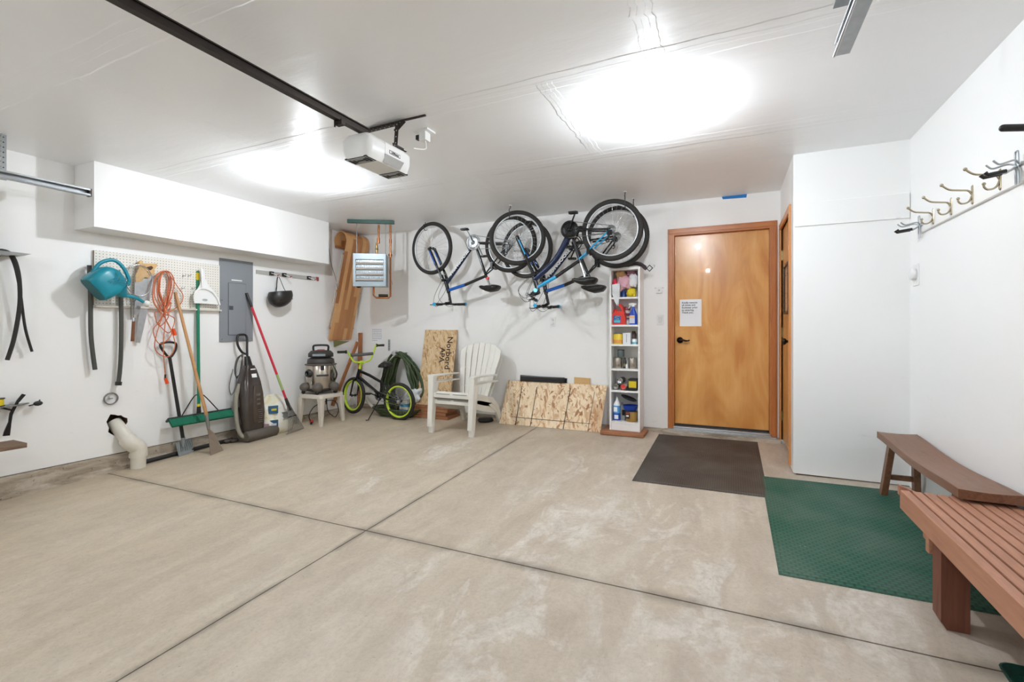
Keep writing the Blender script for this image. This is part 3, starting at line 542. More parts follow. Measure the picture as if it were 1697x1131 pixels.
# saddle-seat bench
ztop = fz(1, 3.4)+.45; pts = [PZ(1458.5, 716, ztop), PZ(1529.6, 721, ztop), PZ(1689.7, 821, ztop), PZ(1581, 810.5, ztop)]
bx0 = (pts[0].x+pts[3].x)/2; bx1 = R-.012; by1 = (pts[0].y+pts[1].y)/2; by0 = (pts[2].y+pts[3].y)/2
t = thing('wooden_bench', 'brown wooden bench with a dipped seat and splayed legs against the right wall', 'bench', ((bx0+bx1)/2, (by0+by1)/2, fz(1, 3.4)))
mb = MB(); rg = []; N = 24
for i in range(N+1):
    q = i/N; y = by0+(by1-by0)*q; dz = -.028*math.sin(math.pi*q)**1.6; wv = .012*math.sin(math.pi*q)
    ring = []
    for (sx, sz) in ((0, 0), (0, 1), (.25, 1), (.5, 1), (.75, 1), (1, 1), (1, 0), (.5, 0)): ring.append(V((bx0+wv*(1-sx)+(bx1-bx0)*sx, y, ztop+dz-.045*(1-sz)-(.006*math.sin(math.pi*sx) if sz else 0))))
    rg.append(ring)
mb.loft(rg, smooth=False); mb.build('seat', 'bench', t, bev=.003)
for ey, dy in ((by1-.14, .075), (by0+.14, -.075)):
    for ex, dx in ((bx0+.05, -.03), (bx1-.05, .028)):
        mb = MB(); f_ = fz(ex+dx, ey+dy*1.6); mb.beam((ex, ey, ztop-.045), (ex+dx, ey+dy, f_), .036, .058, V((0, 1, 0))); mb.build('leg', 'bench', t, bev=.003)
    zz = fz(1, ey)+.14; mb = MB(); mb.beam((bx0+.03, ey+dy*.7, zz), (bx1-.03, ey+dy*.7, zz), .022, .035); mb.build('stretcher', 'bench', t, bev=.002)
# slatted redwood bench
zt = fz(.9, 2.3)+.43; sx0, sx1, sy0, sy1 = .752, R-.012, 1.25, 2.89
t = thing('slatted_bench', 'painted redwood slatted bench in the near right corner', 'bench', ((sx0+sx1)/2, (sy0+sy1)/2, fz(.9, 2)))
ns = 9; pw = (sx1-sx0)/ns
for i in range(ns):
    mb = MB(); x0 = sx0+i*pw; mb.bb((x0, sy0, zt-(.09 if i in (0, ns-1) else .07)), (x0+pw-.009, sy1-(0 if i == 0 else .004*(i % 2)), zt)); mb.build('slat', 'redwood', t, bev=.003)
mb = MB()
for yy_ in (sy0+.18, sy0+.6, sy0+1.0, sy1-.2): mb.bb((sx0+pw-.01, yy_, zt-.06), (sx1-pw, yy_+.05, zt-.012))
mb.build('spacer', 'redwoodd', t)
for yl in (2.455, 1.5):
    zb = fz(.8, yl)
    for xl in (sx0+.02, sx1-.11):
        mb = MB(); mb.prism([(xl, yl, zb+.03), (xl+.018, yl, zb), (xl+.09, yl, zb), (xl+.09, yl, zt-.06), (xl, yl, zt-.06)], V((0, .088, 0))); mb.build('leg', 'redwoodd', t, bev=.003)
    mb = MB(); mb.bb((sx0+.008, yl+.092, zt-.165), (sx1-.01, yl+.13, zt-.07)); mb.build('cross_rail', 'redwood', t, bev=.003)
mb = MB(); mb.bb((sx0+.05, 2.72, zt-.17), (sx0+.09, 2.76, zt-.07)); mb.build('cleat', 'redwood', t, bev=.003)
mb = MB(); mb.prism([(sx0+.0, sy1+.004, zt-.03), (sx0+.12, sy1+.004, zt-.03), (sx0+.0, sy1+.004, zt+.018)], V((0, .03, 0))); mb.build('corner_block', 'redwood', t)
# rubber mats
def floor_mat(name, x0, x1, y0, y1, m_, label, dz=0, rot=0):
    mb = MB(); c = V(((x0+x1)/2, (y0+y1)/2, 0)); a, b = (x1-x0)/2, (y1-y0)/2
    def ringm(ins, h_):
        out = []
        for (i, j) in ((-1, -1), (1, -1), (1, 1), (-1, 1)):
            dx_, dy_ = i*(a-ins), j*(b-ins); x = c.x+dx_*math.cos(rot)-dy_*math.sin(rot); y = c.y+dx_*math.sin(rot)+dy_*math.cos(rot); out.append(V((x, y, fz(x, y)+h_+dz)))
        return out
    mb.loft([ringm(0, .0005), ringm(0, .003), ringm(.012, .005), ringm(.02, .0055), ringm(.024, .009)], smooth=False); o = mb.build(name, m_, None, (c.x, c.y, fz(c.x, c.y))); return tag(o, label, 'mat')
floor_mat('door_mat', -.695, .24, 3.703, 5.215, 'matd', 'worn brown ribbed rubber mat on the floor before the wooden door')
floor_mat('door_mat', .215, 1.13, 2.652, 4.165, 'matg', 'green woven-pattern rubber mat on the floor before the closet')
# boot tray with a shoe
t0 = thing('boot_tray', 'dark green plastic boot tray on the floor under the slatted bench', 'tray', (1.0, 2.0, fz(1, 2)))
mb = MB(); z = fz(1, 2.1)
mb.loft([rrect((1.005, 2.0, z+.002), EX, EY, .13, .25, .04), rrect((1.005, 2.0, z+.03), EX, EY, .145, .275, .05), rrect((1.005, 2.0, z+.032), EX, EY, .137, .267, .045), rrect((1.005, 2.0, z+.008), EX, EY, .122, .245, .035)]); mb.build('tray_shell', 'greend', t0)
mb = MB(); mb.ring((1.0, 2.12, z+.03), EZ, .055, .012); mb.lathe((1.0, 2.12, z+.008), [(.05, 0), (.058, .02), (.05, .02), (.045, .004)], 24); single('pet_bowl', mb, K('8d8f8c', .4), 'grey rimmed bowl sitting in the dark green tray', 'bowl')

# ================================================================== BACK WALL, RIGHT PART
def notice(name, u0, v0, u1, v1, label, lines=None):
    a = PY(u0, v0, B-.0015); b = PY(u1, v1, B-.0015); t = MB(); t.bb((a.x, B-.0015, b.z), (b.x, B-.0005, a.z)); return a, b, t
a = PY(1126.5, 497, B+.034); b = PY(1162.5, 541, B+.034); mb = MB(); mb.bb((a.x, B+.0335, b.z), (b.x, B+.0345, a.z)); t = mb.build('paper_notice', 'paper', None, (a.x, B+.034, b.z)); tag(t, 'white paper notice with large grey print taped to the wooden door', 'notice')
for i, s_ in enumerate(('Kindly remove', 'all shoes and', 'footwear prior', 'to entering.', 'Thank you.')): text(t, s_, .0262, (a.x+.022, B+.0325, a.z-.035-.0265*i), EX, EZ, K('55565c', .8), align='LEFT', bold=.0006)
a = PY(614.5, 543, B); b = PY(635.5, 569, B); mb = MB(); mb.bb((a.x, B-.0015, b.z), (b.x, B-.0005, a.z)); mb.m = 1
for i in range(7):
    x = a.x+.028; e = b.x-.02-(.09 if i == 6 else random.random()*.02)
    while x < e: wd = random.uniform(.012, .03); mb.bb((x, B-.0022, a.z-.03-.0265*i-.0045), (min(x+wd, e), B-.0015, a.z-.03-.0265*i+.0045)); x += wd+.007
t = mb.build('paper_notice', ['paper', K('a7a8ac', .8)], None, (a.x, B, b.z)); tag(t, 'white paper note with faint typed lines on the back wall above the small bicycle', 'notice')
p = PY(1094, 530.5, B); t = thing('light_switch', 'white rocker light switch beside the wooden door frame', 'switch', p); MB().bb(p+V((-.036, -.006, -.058)), p+V((.036, 0, .058))).build('wall_plate', 'white', t, bev=.003); MB().bb(p+V((-.017, -.01, -.034)), p+V((.017, -.005, .034))).build('rocker', K('dad9d5'), t, bev=.002)
p = PY(1092.5, 481.5, B); t = thing('wall_button', 'small square white opener button above the light switch', 'switch', p); MB().bb(p+V((-.03, -.02, -.032)), p+V((.03, 0, .032))).build('case', 'white', t, bev=.003); MB().bb(p+V((-.048, -.003, .02)), p+V((.048, 0, .032))).build('mounting_tab', K('cfcecb'), t); MB().lathe(p+V((0, -.02, 0)), [(0, 0), (.01, 0), (.009, .004), (0, .004)], 16, V((0, -1, 0))).build('push_button', K('cbcac6'), t)
def outlet(u, v, label, plug=None):
    p = PY(u, v, B); t = thing('wall_outlet', label, 'outlet', p); MB().bb(p+V((-.036, -.006, -.058)), p+V((.036, 0, .058))).build('wall_plate', 'white', t, bev=.003); mb = MB()
    for dz in (-.024, .024): mb.lathe(p+V((0, -.006, dz)), [(0, 0), (.017, 0), (.016, .003), (0, .003)], 20, V((0, -1, 0))); 
    mb.m = 1
    for dz in (-.024, .024):
        for dx in (-.006, .006): mb.bb(p+V((dx-.001, -.0095, dz-.004)), p+V((dx+.001, -.009, dz+.005)))
    mb.build('sockets', [K('e0dfdb'), 'dark'], t); return p, t
outlet(916, 534, 'white wall outlet below the hanging bicycles')
p, t = outlet(650, 420, 'white wall outlet right of the grey heater')
mb = MB(); q = p+V((-.02, -.02, -.026)); mb.sph(q, .03, 12, (1, .8, .8)); mb.m = 1; mb.tube(crom([q, q+V((-.03, -.01, -.08)), q+V((-.02, .005, -.25)), q+V((.0, .012, -.34)), q+V((.03, .015, -.42))], 6), .003, 6); single('plug', mb, [K('6b6a68'), K('a5a29a')], 'dark round plug with thin cord in the outlet beside the heater', 'plug')
a = PY(645, 563, B); mb = MB(); mb.bb((a.x-.018, B-.004, a.z-.16), (a.x+.018, B, a.z)); mb.m = 1
for i in range(4): mb.cyl((a.x, B-.0045, a.z-.025-.036*i), (a.x, B-.0035, a.z-.025-.036*i), .005)
single('wall_bracket', mb, ['galv', 'darksteel'], 'narrow perforated metal strip on the back wall above the green hose', 'bracket')

# bookcase and its plank
mb = MB(); zb_ = fz(-1.05, 5.1); mb.bb((-1.275, 4.985, zb_+.001), (-.815, 5.34, zb_+.036)); o = mb.build('base_plank', 'cedarx', None, base_of(mb), bev=.004); tag(o, 'reddish plank on the floor under the tall white bookcase', 'board')
YF = 5.09; sx0, sx1 = PY(1010, 600, YF).x, PY(1060.5, 600, YF).x; z0 = zb_+.036; ztp = PY(1035, 443, YF).z; zt_ = [PY(1035, v_, YF).z for v_ in (492.5, 538.5, 571, 612, 648, 700)]
t = thing('bookcase', 'tall narrow white bookcase of six compartments by the wooden door', 'bookcase', ((sx0+sx1)/2, 5.2, z0)); th = .02
for x0 in (sx0, sx1-th): MB().bb((x0, YF, z0), (x0+th, 5.335, ztp)).build('side_panel', 'whitepaint', t, bev=.001)
MB().bb((sx0+th, YF, ztp-.028), (sx1-th, 5.335, ztp)).build('top_panel', 'whitepaint', t, bev=.001); MB().bb((sx0+th, 5.325, z0), (sx1-th, 5.335, ztp-.028)).build('back_panel', 'whitepaint', t)
MB().bb((sx0+th, YF+.01, z0), (sx1-th, YF+.028, zt_[5]-.02)).build('plinth', 'whitepaint', t)
for z_ in zt_: MB().bb((sx0+th, YF+.004, z_-.02), (sx1-th, 5.325, z_)).build('shelf', 'whitepaint', t, bev=.001)
def shp(u, Y=5.17): return PY(u, 600, Y).x
def can(u0, u1, zb, v_top, body, lid, label, band=None, cat='can', name='paint_can', Y=5.19):
    x0, x1 = PY(u0, 600, Y-.02).x, PY(u1, 600, Y-.02).x; r = (x1-x0)/2; cx = (x0+x1)/2; h_ = PY(1035, v_top, Y).z-zb
    r = min(r, .075); t = thing(name, label, cat, (cx, Y, zb)); mb = MB()
    mb.lathe((cx, Y, zb+.0005), [(r*.97, 0), (r, .004), (r, h_-.008), (r*.96, h_-.004)], 28); o = mb.build('body', K(body, .35) if len(body) == 6 and body not in M else body, t)
    mb = MB(); mb.lathe((cx, Y, zb+h_-.006), [(r*1.02, 0), (r*1.02, .006), (r*.85, .006), (r*.82, .002), (0, .002)], 28); mb.build('lid', K(lid, .35) if lid not in M else lid, t)
    if band:
        for (c_, f0, f1) in band:
            mb = MB(); mb.lathe((cx, Y, zb+h_*f0), [(r*1.012, 0), (r*1.012, h_*(f1-f0))], 28, cap=False); mb.build('label', K(c_, .5), t)
    return t
s1, s2, s3, s4, s5, s6 = zt_
# shelf 3: cans
can(1016, 1031.5, s3, 553, 'e5c437', 'steel', 'yellow and orange labelled can, left on the third shelf down', [('e8a25a', .12, .4), ('f0d44a', .42, .95)])
mb = MB(); x0, x1 = shp(1033), shp(1045.5); mb.bb((x0, 5.14, s3+.001), (x1, 5.23, PY(1035, 552, 5.14).z)); mb.m = 1; mb.bb(((x0+x1)/2-.004, 5.139, s3+.02), ((x0+x1)/2+.004, 5.14, PY(1035, 554, 5.14).z)); tag(mb.build('carton', [K('e3e4e6'), K('a9adb4')], None, base_of(mb), bev=.002), 'pale carton with a grey stripe between two cans on the third shelf down', 'carton')
can(1046.5, 1055.5, s3, 561, 'e6ecee', 'steel', 'small white and teal can at the right of the third shelf down', [('4fb0c4', .1, .35), ('e6ecee', .4, .9)])
mb = MB(); mb.lathe((shp(1050, 5.26), 5.265, s3+.001), [(.03, 0), (.03, .11), (.02, .125), (.02, .14)], 20); single('jar', mb, K('5a4038'), 'brown topped jar behind the small teal can', 'jar')
# shelf 4
can(1016, 1030.5, s4, 593, 'stainless', 'stainless', 'shiny tall tin with a dark tin on its lid, fourth shelf down', None)
zs = PY(1035, 592, 5.19).z; can(1022.5, 1034, zs, 580, '5d6a68', 'darksteel', 'small dark grey-green tin stacked on the tall shiny tin', None, Y=5.19)
can(1041, 1055, s4, 593, 'stainless', 'stainless', 'shiny tall tin with paper strip at the right of the fourth shelf down', None)
mb = MB(); mb.lathe((shp(1035.5, 5.2), 5.2, s4+.001), [(.018, 0), (.018, .08), (.01, .095), (.01, .115)], 16); mb.m = 1; mb.lathe((shp(1035.5, 5.2), 5.2, s4+.02), [(.0185, 0), (.0185, .03)], 16, cap=False); single('bottle', mb, [K('3a342a', .3), K('8d8050')], 'small dark bottle standing between the two shiny tins', 'bottle')
mb = MB(); mb.lathe((shp(1039, 5.16), 5.15, s4+.001), [(.012, 0), (.012, .035), (.008, .04), (.008, .05)], 16); single('bottle', mb, 'white', 'tiny white bottle before the dark bottle on the fourth shelf down', 'bottle')
# shelf 5
def lying(u, v, r, m1, m2, label, Y=5.12, ln=.14):
    c = PY(u, v, Y); t = thing('spray_can', label, 'can', (c.x, Y+ln/2, c.z-r)); MB().lathe(c, [(r*.96, 0), (r, .006), (r, ln-.006), (r*.96, ln)], 24, V((.05, 1, 0))).build('body', m2, t); mb = MB(); mb.lathe(c+V((0, -.0005, 0)), [(r*.98, .002), (r, -.004), (r*.82, -.004), (r*.8, .001), (.0, -.003)], 24, V((.05, 1, 0))); mb.build('end_cap', m1, t)
lying(1020.5, 641, .031, 'steel', 'stainless', 'grey can lying on its side, left on the fifth shelf down'); lying(1033, 641.5, .0295, 'redp', K('b9b5ad'), 'red-ended can lying on its side on the fifth shelf down'); lying(1026.8, 631.5, .033, 'chrome', K('4c4a48'), 'silver-ended can lying on top of two others')
t = thing('plastic_tub', 'dark tub with a yellow label at the right of the fifth shelf down', 'tub', (shp(1049), 5.21, s5)); x0, x1 = shp(1042), shp(1056); zt2 = PY(1035, 628, 5.15).z
MB().bb((x0, 5.15, s5+.012), (x1-.003, 5.27, zt2-.012)).build('body', K('4a443c'), t, bev=.006); MB().bb((x0-.002, 5.148, zt2-.012), (x1-.002, 5.272, zt2)).build('lid', 'black', t, bev=.002); MB().bb((x0+.004, 5.1485, s5+.03), (x1-.006, 5.15, zt2-.025)).build('label', 'yellow', t)
mb = MB(); mb.prism([(shp(1040), 5.11, s5+.001), (x1-.004, 5.11, s5+.001), (x1-.004, 5.11, s5+.012), (shp(1038), 5.11, s5+.022)], V((0, .15, 0))); single('hand_tool', mb, 'black', 'flat black tray lying under the dark yellow-labelled tub', 'tray')
# bottom compartment
t = thing('bottle', 'white-capped bottle with blue label at the left of the bottom compartment', 'bottle', (shp(1022.5), 5.14, s6)); cx = PY(1022.5, 600, 5.14).x; zt3 = PY(1035, 661, 5.14).z; hh = zt3-s6
MB().lathe((cx, 5.14, s6+.001), [(.036, 0), (.038, .005), (.038, hh*.7), (.03, hh*.8), (.016, hh*.88), (.014, hh*.92)], 24).build('body', K('e6e8ea', .3), t)
mb = MB(); mb.lathe((cx, 5.14, s6+hh*.03), [(.0385, 0), (.0385, hh*.32)], 24, cap=False); mb.m = 1; mb.lathe((cx, 5.14, s6+hh*.35), [(.0386, 0), (.0386, hh*.33)], 24, cap=False); mb.build('label', [K('1c4fb8'), K('5aa3de')], t); MB().lathe((cx, 5.14, s6+hh*.9), [(.012, 0), (.012, .02), (.006, .024), (.005, .04), (.0, .042)], 16).build('cap', 'white', t)
mb = MB(); mb.bb((cx-.02, 5.101, s6+hh*.1), (cx+.022, 5.1025, s6+hh*.28)); mb.bb((cx-.028, 5.1005, s6+hh*.42), (cx+.01, 5.1025, s6+hh*.62)); mb.build('label_patch', K('e8ecf2'), t)
t = thing('jug', 'grey plastic jug with a black label behind the blue-labelled bottle', 'jug', (shp(1031), 5.23, s6)); cx = PY(1031, 600, 5.22).x; mb = MB(); hj = PY(1035, 668, 5.22).z-s6
mb.loft([rrect((cx, 5.23, s6+z_), EX, EY, a_, b_, .015) for z_, a_, b_ in ((.001, .038, .05), (hj*.6, .04, .052), (hj*.8, .028, .04), (hj*.88, .014, .014), (hj, .014, .014))]); mb.build('body', K('a9a9a7'), t); MB().bb((cx+.008, 5.176, s6+hj*.3), (cx+.04, 5.178, s6+hj*.62)).build('label', 'blackink', t)
can(1037, 1055.5, s6, 681, 'a5813f', 'brass', 'gold-brown can with black and red label in the bottom compartment', None, Y=5.17)
cx = PY(1044, 600, 5.1).x; mb = MB(); mb.bb((cx-.045, 5.09+.005, s6+.04), (cx-.002, 5.1, s6+.105)); o = mb.build('label', K('2a1d18'), [x for x in bpy.data.objects if x.name.startswith('paint_can')][-1]); mb = MB(); mb.bb((cx-.04, 5.0935, s6+.058), (cx-.012, 5.0945, s6+.078)); mb.build('label_mark', K('e8e6e2'), o); mb = MB(); mb.bb((cx-.042, 5.0935, s6+.09), (cx-.006, 5.0945, s6+.1)); mb.build('label_mark', K('c23a2a'), o)
mb = MB(); cx = PY(1044.5, 600, 5.18).x; zc_ = PY(1035, 680.5, 5.17).z; mb.lathe((cx, 5.18, zc_), [(.05, 0), (.068, .02), (.078, .055), (.082, .06), (.076, .058), (.064, .02), (.0, .006)], 28); single('bowl', mb, 'blue', 'royal blue plastic bowl resting on the gold-brown can', 'bowl')
c = PY(1042, 661, 5.18); mb = MB(); mb.lathe(c, [(.0, -.004), (.07, -.004), (.088, .006), (.088, .012), (.07, .004), (0, .004)], 28, V((.35, 0, 1))); single('lid', mb, 'black', 'black round lid leaning over the blue bowl', 'lid')
# shelf 2: jug, cans, spray bottle
t = thing('bleach_jug', 'red plastic jug with handle and pale blue label on the second shelf', 'jug', (shp(1025), 5.17, s2)); x0, x1 = shp(1015.5), shp(1037); hj = PY(1035, 503, 5.15).z-s2; cx = (x0+x1)/2
mb = MB(); mb.prism([V((cx, 5.14, s2))+V((a_*(x1-x0), 0, b_*hj)) for a_, b_ in ((-.48, 0), (.5, 0), (.5, .35), (.44, .6), (.3, .84), (.12, .97), (-.12, 1.0), (-.2, .93), (-.05, .9), (.12, .82), (.26, .64), (.2, .6), (-.02, .66), (-.4, .6), (-.48, .5))], V((0, .09, 0))); mb.build('body', 'redp', t, bev=.008)
mb = MB(); mb.lathe((cx-.045, 5.185, s2+hj*.6), [(.02, 0), (.018, .03), (0, .03)], 16); mb.build('cap', 'redp', t)
lb = MB().bb((cx-.055, 5.1375, s2+.02), (cx+.022, 5.1395, s2+.1)).build('label', K('2f6fa8'), t); MB().bb((cx-.05, 5.136, s2+.024), (cx+.016, 5.1375, s2+.05)).build('label_lower', K('58c4d4'), t); mb = MB(); mb.tube(crom([(cx+.01, 5.136, s2+.09), (cx-.02, 5.136, s2+.094), (cx-.035, 5.136, s2+.08), (cx-.005, 5.136, s2+.072), (cx+.0, 5.136, s2+.06), (cx-.035, 5.136, s2+.058)], 5), .005, 6, flat=.3); mb.build('label_mark', 'white', t)
can(1034.5, 1045, s2, 524, 'b8b4ae', 'steel', 'light tin at the bottom of the pair between red jug and spray bottle', [('e8e6e4', .1, .45), ('7b4a4c', .6, .8)], Y=5.25); zs = PY(1035, 524, 5.25).z
can(1033.5, 1044, zs, 509, '8c3d45', 'steel', 'dark red and white tin stacked behind the red jug', [('e6e4e2', .3, .6)], Y=5.25)
t = thing('spray_bottle', 'blue spray bottle with white trigger at the right of the second shelf', 'bottle', (shp(1049), 5.16, s2)); cx = PY(1049.5, 600, 5.16).x; hj = PY(1035, 509, 5.16).z-s2
mb = MB(); mb.loft([rrect((cx, 5.16, s2+z_), EX, EY, a_, b_, min(a_, b_)*.8) for z_, a_, b_ in ((.001, .04, .028), (hj*.55, .04, .028), (hj*.72, .03, .024), (hj*.9, .014, .014), (hj, .014, .014))]); mb.build('body', 'blue', t)
mb = MB(); mb.bb((cx-.016, 5.146, s2+hj), (cx+.016, 5.174, s2+hj+.018)); mb.prism([(cx-.045, 5.15, s2+hj+.018), (cx+.03, 5.15, s2+hj+.018), (cx+.034, 5.15, s2+hj+.03), (cx-.0, 5.15, s2+hj+.042), (cx-.045, 5.15, s2+hj+.036)], V((0, .02, 0))); mb.tube([(cx-.03, 5.16, s2+hj+.018), (cx-.042, 5.16, s2+hj-.005), (cx-.05, 5.16, s2+hj-.018)], .006, 8); mb.build('trigger', 'white', t, bev=.002)
MB().bb((cx-.036, 5.1305, s2+.015), (cx+.02, 5.1325, s2+.085)).build('label', K('c9ccd8'), t); MB().bb((cx-.036, 5.1295, s2+.072), (cx+.02, 5.1305, s2+.1)).build('label_upper', K('e4b186'), t)
# top compartment: rags and packs
def rag(name, u0, u1, v0, v1, c_, label, Y=5.2, dep=.1, seed=0, cat='cloth', amp=.35, m2=None):
    a = PY(u0, v0, Y-dep/2); b = PY(u1, v1, Y-dep/2); c = V(((a.x+b.x)/2, Y, (a.z+b.z)/2)); hx, hz = (b.x-a.x)/2, (a.z-b.z)/2; mb = MB(); n = 28; vs = []
    for i in range(n//2+1):
        th_ = math.pi*i/(n//2)
        for k_ in range(n):
            ph = 2*math.pi*k_/n; d = V((math.sin(th_)*math.cos(ph), math.sin(th_)*math.sin(ph), math.cos(th_))); s_ = 1-amp*.5+amp*noise.noise(d*2.2+V((seed, 0, 0)))-amp*.35*abs(noise.noise(d*5+V((0, seed, 0))))
            sq = [math.copysign(abs(q)**.75, q) for q in d]; vs.append(c+V((sq[0]*hx*s_*1.05, sq[1]*dep/2*s_, sq[2]*hz*s_*1.05)))
    mb.add(vs, [(i*n+k_, i*n+(k_+1) % n, (i+1)*n+(k_+1) % n, (i+1)*n+k_) for i in range(n//2) for k_ in range(n)], True)
    return single(name, mb, K(c_, .85) if len(c_) == 6 else c_, label, cat)
rag('rag', 1018, 1036, 447, 463, 'c39a68', 'tan cloth stuffed at the top left of the top compartment', 5.22, .14, 1)
rag('rag', 1034, 1055, 446, 460, '9a6c78', 'mauve cloth stuffed at the top right of the top compartment', 5.25, .12, 2)
rag('rag', 1016, 1047, 456, 482, 'd9a9b4', 'crumpled pink and white cloth filling the middle of the top compartment', 5.18, .13, 3, amp=.5)
rag('rag', 1014, 1022, 462, 474, 'd0324a', 'small red cloth at the left of the top compartment', 5.14, .06, 9)
rag('rag', 1041, 1056, 453, 477, 'dedde0', 'white folded cloth at the right of the top compartment', 5.17, .1, 4, amp=.25)
a = PY(1013.5, 472, 5.1); mb = MB(); pl = [PY(u, v, 5.085) for u, v in ((1014, 472), (1025, 470), (1024.5, 490), (1022.5, 507), (1018.5, 500), (1014.5, 488))]; mb.prism(pl, V((0, .012, 0))); mb.prism([p_+V((.01, .006, -.002)) for p_ in pl[:4]], V((0, .03, 0))); single('rag', mb, K('dfe0e2', .85), 'white cloth hanging over the edge of the top shelf', 'cloth')
mb = MB(); x0, x1 = shp(1027.5), shp(1037.5); mb.lathe(((x0+x1)/2, 5.2, s1+.001), [((x1-x0)/2, 0), ((x1-x0)/2, .05), (.02, .065), (.02, .08)], 20); single('bottle', mb, K('1d3f80', .35), 'dark blue bottle under the crumpled cloths', 'bottle')
rag('wipes_pack', 1037, 1054, 477, 492.5, 'dfc62a', 'bright yellow packet at the right of the top compartment', 5.17, .1, 6, 'packet', .3)
mb = MB(); mb.bb((shp(1023), 5.18, s1+.001), (shp(1027), 5.24, s1+.07)); single('box', mb, K('bcd0d6'), 'small pale blue box beside the dark blue bottle', 'box')
# dark strap and buckle on top
t = thing('buckle_strap', 'dark purple-brown strap with square buckle draped over the bookcase top', 'strap', (sx1, 5.2, ztp)); mb = MB(); zz = ztp+.004
mb.tube(crom([(sx0+.1, 5.22, zz+.024), (sx0+.2, 5.17, zz+.03), (sx1-.05, 5.15, zz+.035), (sx1+.01, 5.14, zz+.015), (sx1+.05, 5.14, zz-.015)], 6), .03, 12, flat=.62); mb.tube(crom([(sx1-.16, 5.25, zz+.03), (sx1-.06, 5.2, zz+.05), (sx1+.0, 5.16, zz+.03), (sx1+.035, 5.13, zz-.01), (sx1+.06, 5.13, zz-.035)], 6), .026, 10, flat=.55); mb.build('strap', K('3d2f35', .7), t)
c = V((sx1+.09, 5.15, zz-.022)); mb = MB(); mb.tube([c+V((-.032, 0, 0)), c+V((0, 0, -.032)), c+V((.032, 0, 0)), c+V((0, 0, .032))], .006, 8, closed=True); mb.m = 1; mb.beam(c+V((-.03, 0, 0)), c+V((.026, 0, 0)), .004, .004); mb.build('buckle', ['black', 'chrome'], t)
mb = MB(); p = PY(1084.5, 441, B); mb.tube(crom([p+V((-.008, -.012, .008)), p+V((.004, -.014, .006)), p+V((.002, -.004, -.01)), p+V((0, 0, -.014))], 4), .002, 6); single('screw_hook', mb, 'steel', 'tiny bent hook in the wall right of the bookcase', 'hook')

# ================================================================== LEFT WALL
def q(u, v, off=.0): return PX(u, v, L+off)
# pegboard on furring strips
py0, py1, pz0, pz1 = 2.162, 3.262, 1.512, 1.99
t = thing('pegboard', 'white painted pegboard on the left wall left of the grey electrical panel', 'pegboard', (L, (py0+py1)/2, pz0))
MB().bb((L+.02, py0, pz0), (L+.026, py1, pz1)).build('board', 'peg', t)
for y_ in (py0, (py0+py1)/2, py1-.04): MB().bb((L+.001, y_, pz0), (L+.02, y_+.038, pz1)).build('furring_strip', K('8b7562', .8), t)
MB().bb((L+.001, py0, pz0-.016), (L+.05, py1+.01, pz0)).build('ledge', K('cfc8bb'), t, bev=.002)
for (u, v) in ((224, 446), (214, 444), (303, 457), (312, 457), (301, 478), (318, 478)):
    p = q(u, v, .027); mb = MB(); mb.tube(crom([p, p+V((.03, 0, -.004)), p+V((.045, 0, .0)), p+V((.048, 0, .014))], 4), .0022, 6); mb.tube([p+V((.001, 0, .012)), p+V((.001, 0, -.016))], .0022, 6); single('peg_hook', mb, 'steel', {(224, 446): 'thin wire peg hook above the racket ring', (214, 444): 'thin wire peg hook beside the watering can handle', (303, 457): 'empty wire peg hook, left of the upper pair', (312, 457): 'empty wire peg hook, right of the upper pair', (301, 478): 'empty wire peg hook, left of the lower pair', (318, 478): 'empty wire peg hook beside the white dustpan'}[(u, v)], 'hook', 'wire hooks on the pegboard')
# watering can
t = thing('watering_can', 'teal plastic watering can hung tilted on the pegboard, bottom facing left', 'watering can', q(180, 470, .15))
A = q(154, 481, .16); Bc = q(197, 455, .15); d = (Bc-A).normalized(); e = d.cross(EX).normalized()
rg = []
for f_, he, hx in ((0, .105, .07), (.02, .112, .078), (.35, .122, .086), (.62, .125, .086), (.8, .11, .075), (.93, .08, .06), (1.0, .05, .045), (1.02, .045, .04)):
    rg.append(rrect(A+(Bc-A)*f_, e, EX, he, hx, min(he, hx)*.6, 5))
mb = MB(); mb.loft(rg); ob = mb.build('body', 'teal', t)
mb = MB(); mb.loft([rrect(A-d*.003, e, EX, .1, .066, .04, 5), rrect(A+d*.006, e, EX, .107, .074, .044, 5)]); mb.build('base', 'teald', ob)
sp_ = crom([q(196, 480, .15), q(206, 489, .15), q(216, 491.5, .15), q(226, 494, .15), q(238, 501, .15)], 7); n = len(sp_)
mb = MB(); mb.tube(sp_, [.066*(1-min(1, i/(n*.33)))**1.3+.019-.006*i/n for i in range(n)], 14); mb.build('spout', 'teal', t)
p = q(238.5, 501, .15); mb = MB(); mb.lathe(p, [(.013, 0), (.028, .01), (.031, .03), (.026, .044), (0, .05)], 20, (q(250, 508, .15)-q(236, 500, .15))); mb.build('rose', K('e3e2da', .4), t)
mb = MB(); mb.tube(crom([q(151, 462, .15), q(155, 450, .15), q(164, 438, .15), q(177, 432, .15), q(190, 432, .15), q(202, 441, .15), q(211, 456, .15), q(214, 466, .15), q(211, 473, .15)], 5), .0155, 12, flat=.8, up=EX); mb.build('handle', 'teal', t)
fx = .16+.0865
for k_ in range(4):
    mb = MB(); r_ = 8+k_*3.2; c_ = (198, 478); mb.tube([q(c_[0]+r_*1.3*math.cos(a_), c_[1]-r_*math.sin(a_), fx) for a_ in [math.radians(35+9*i) for i in range(13)]], .003, 6); mb.build('relief_ring', 'teal', ob)
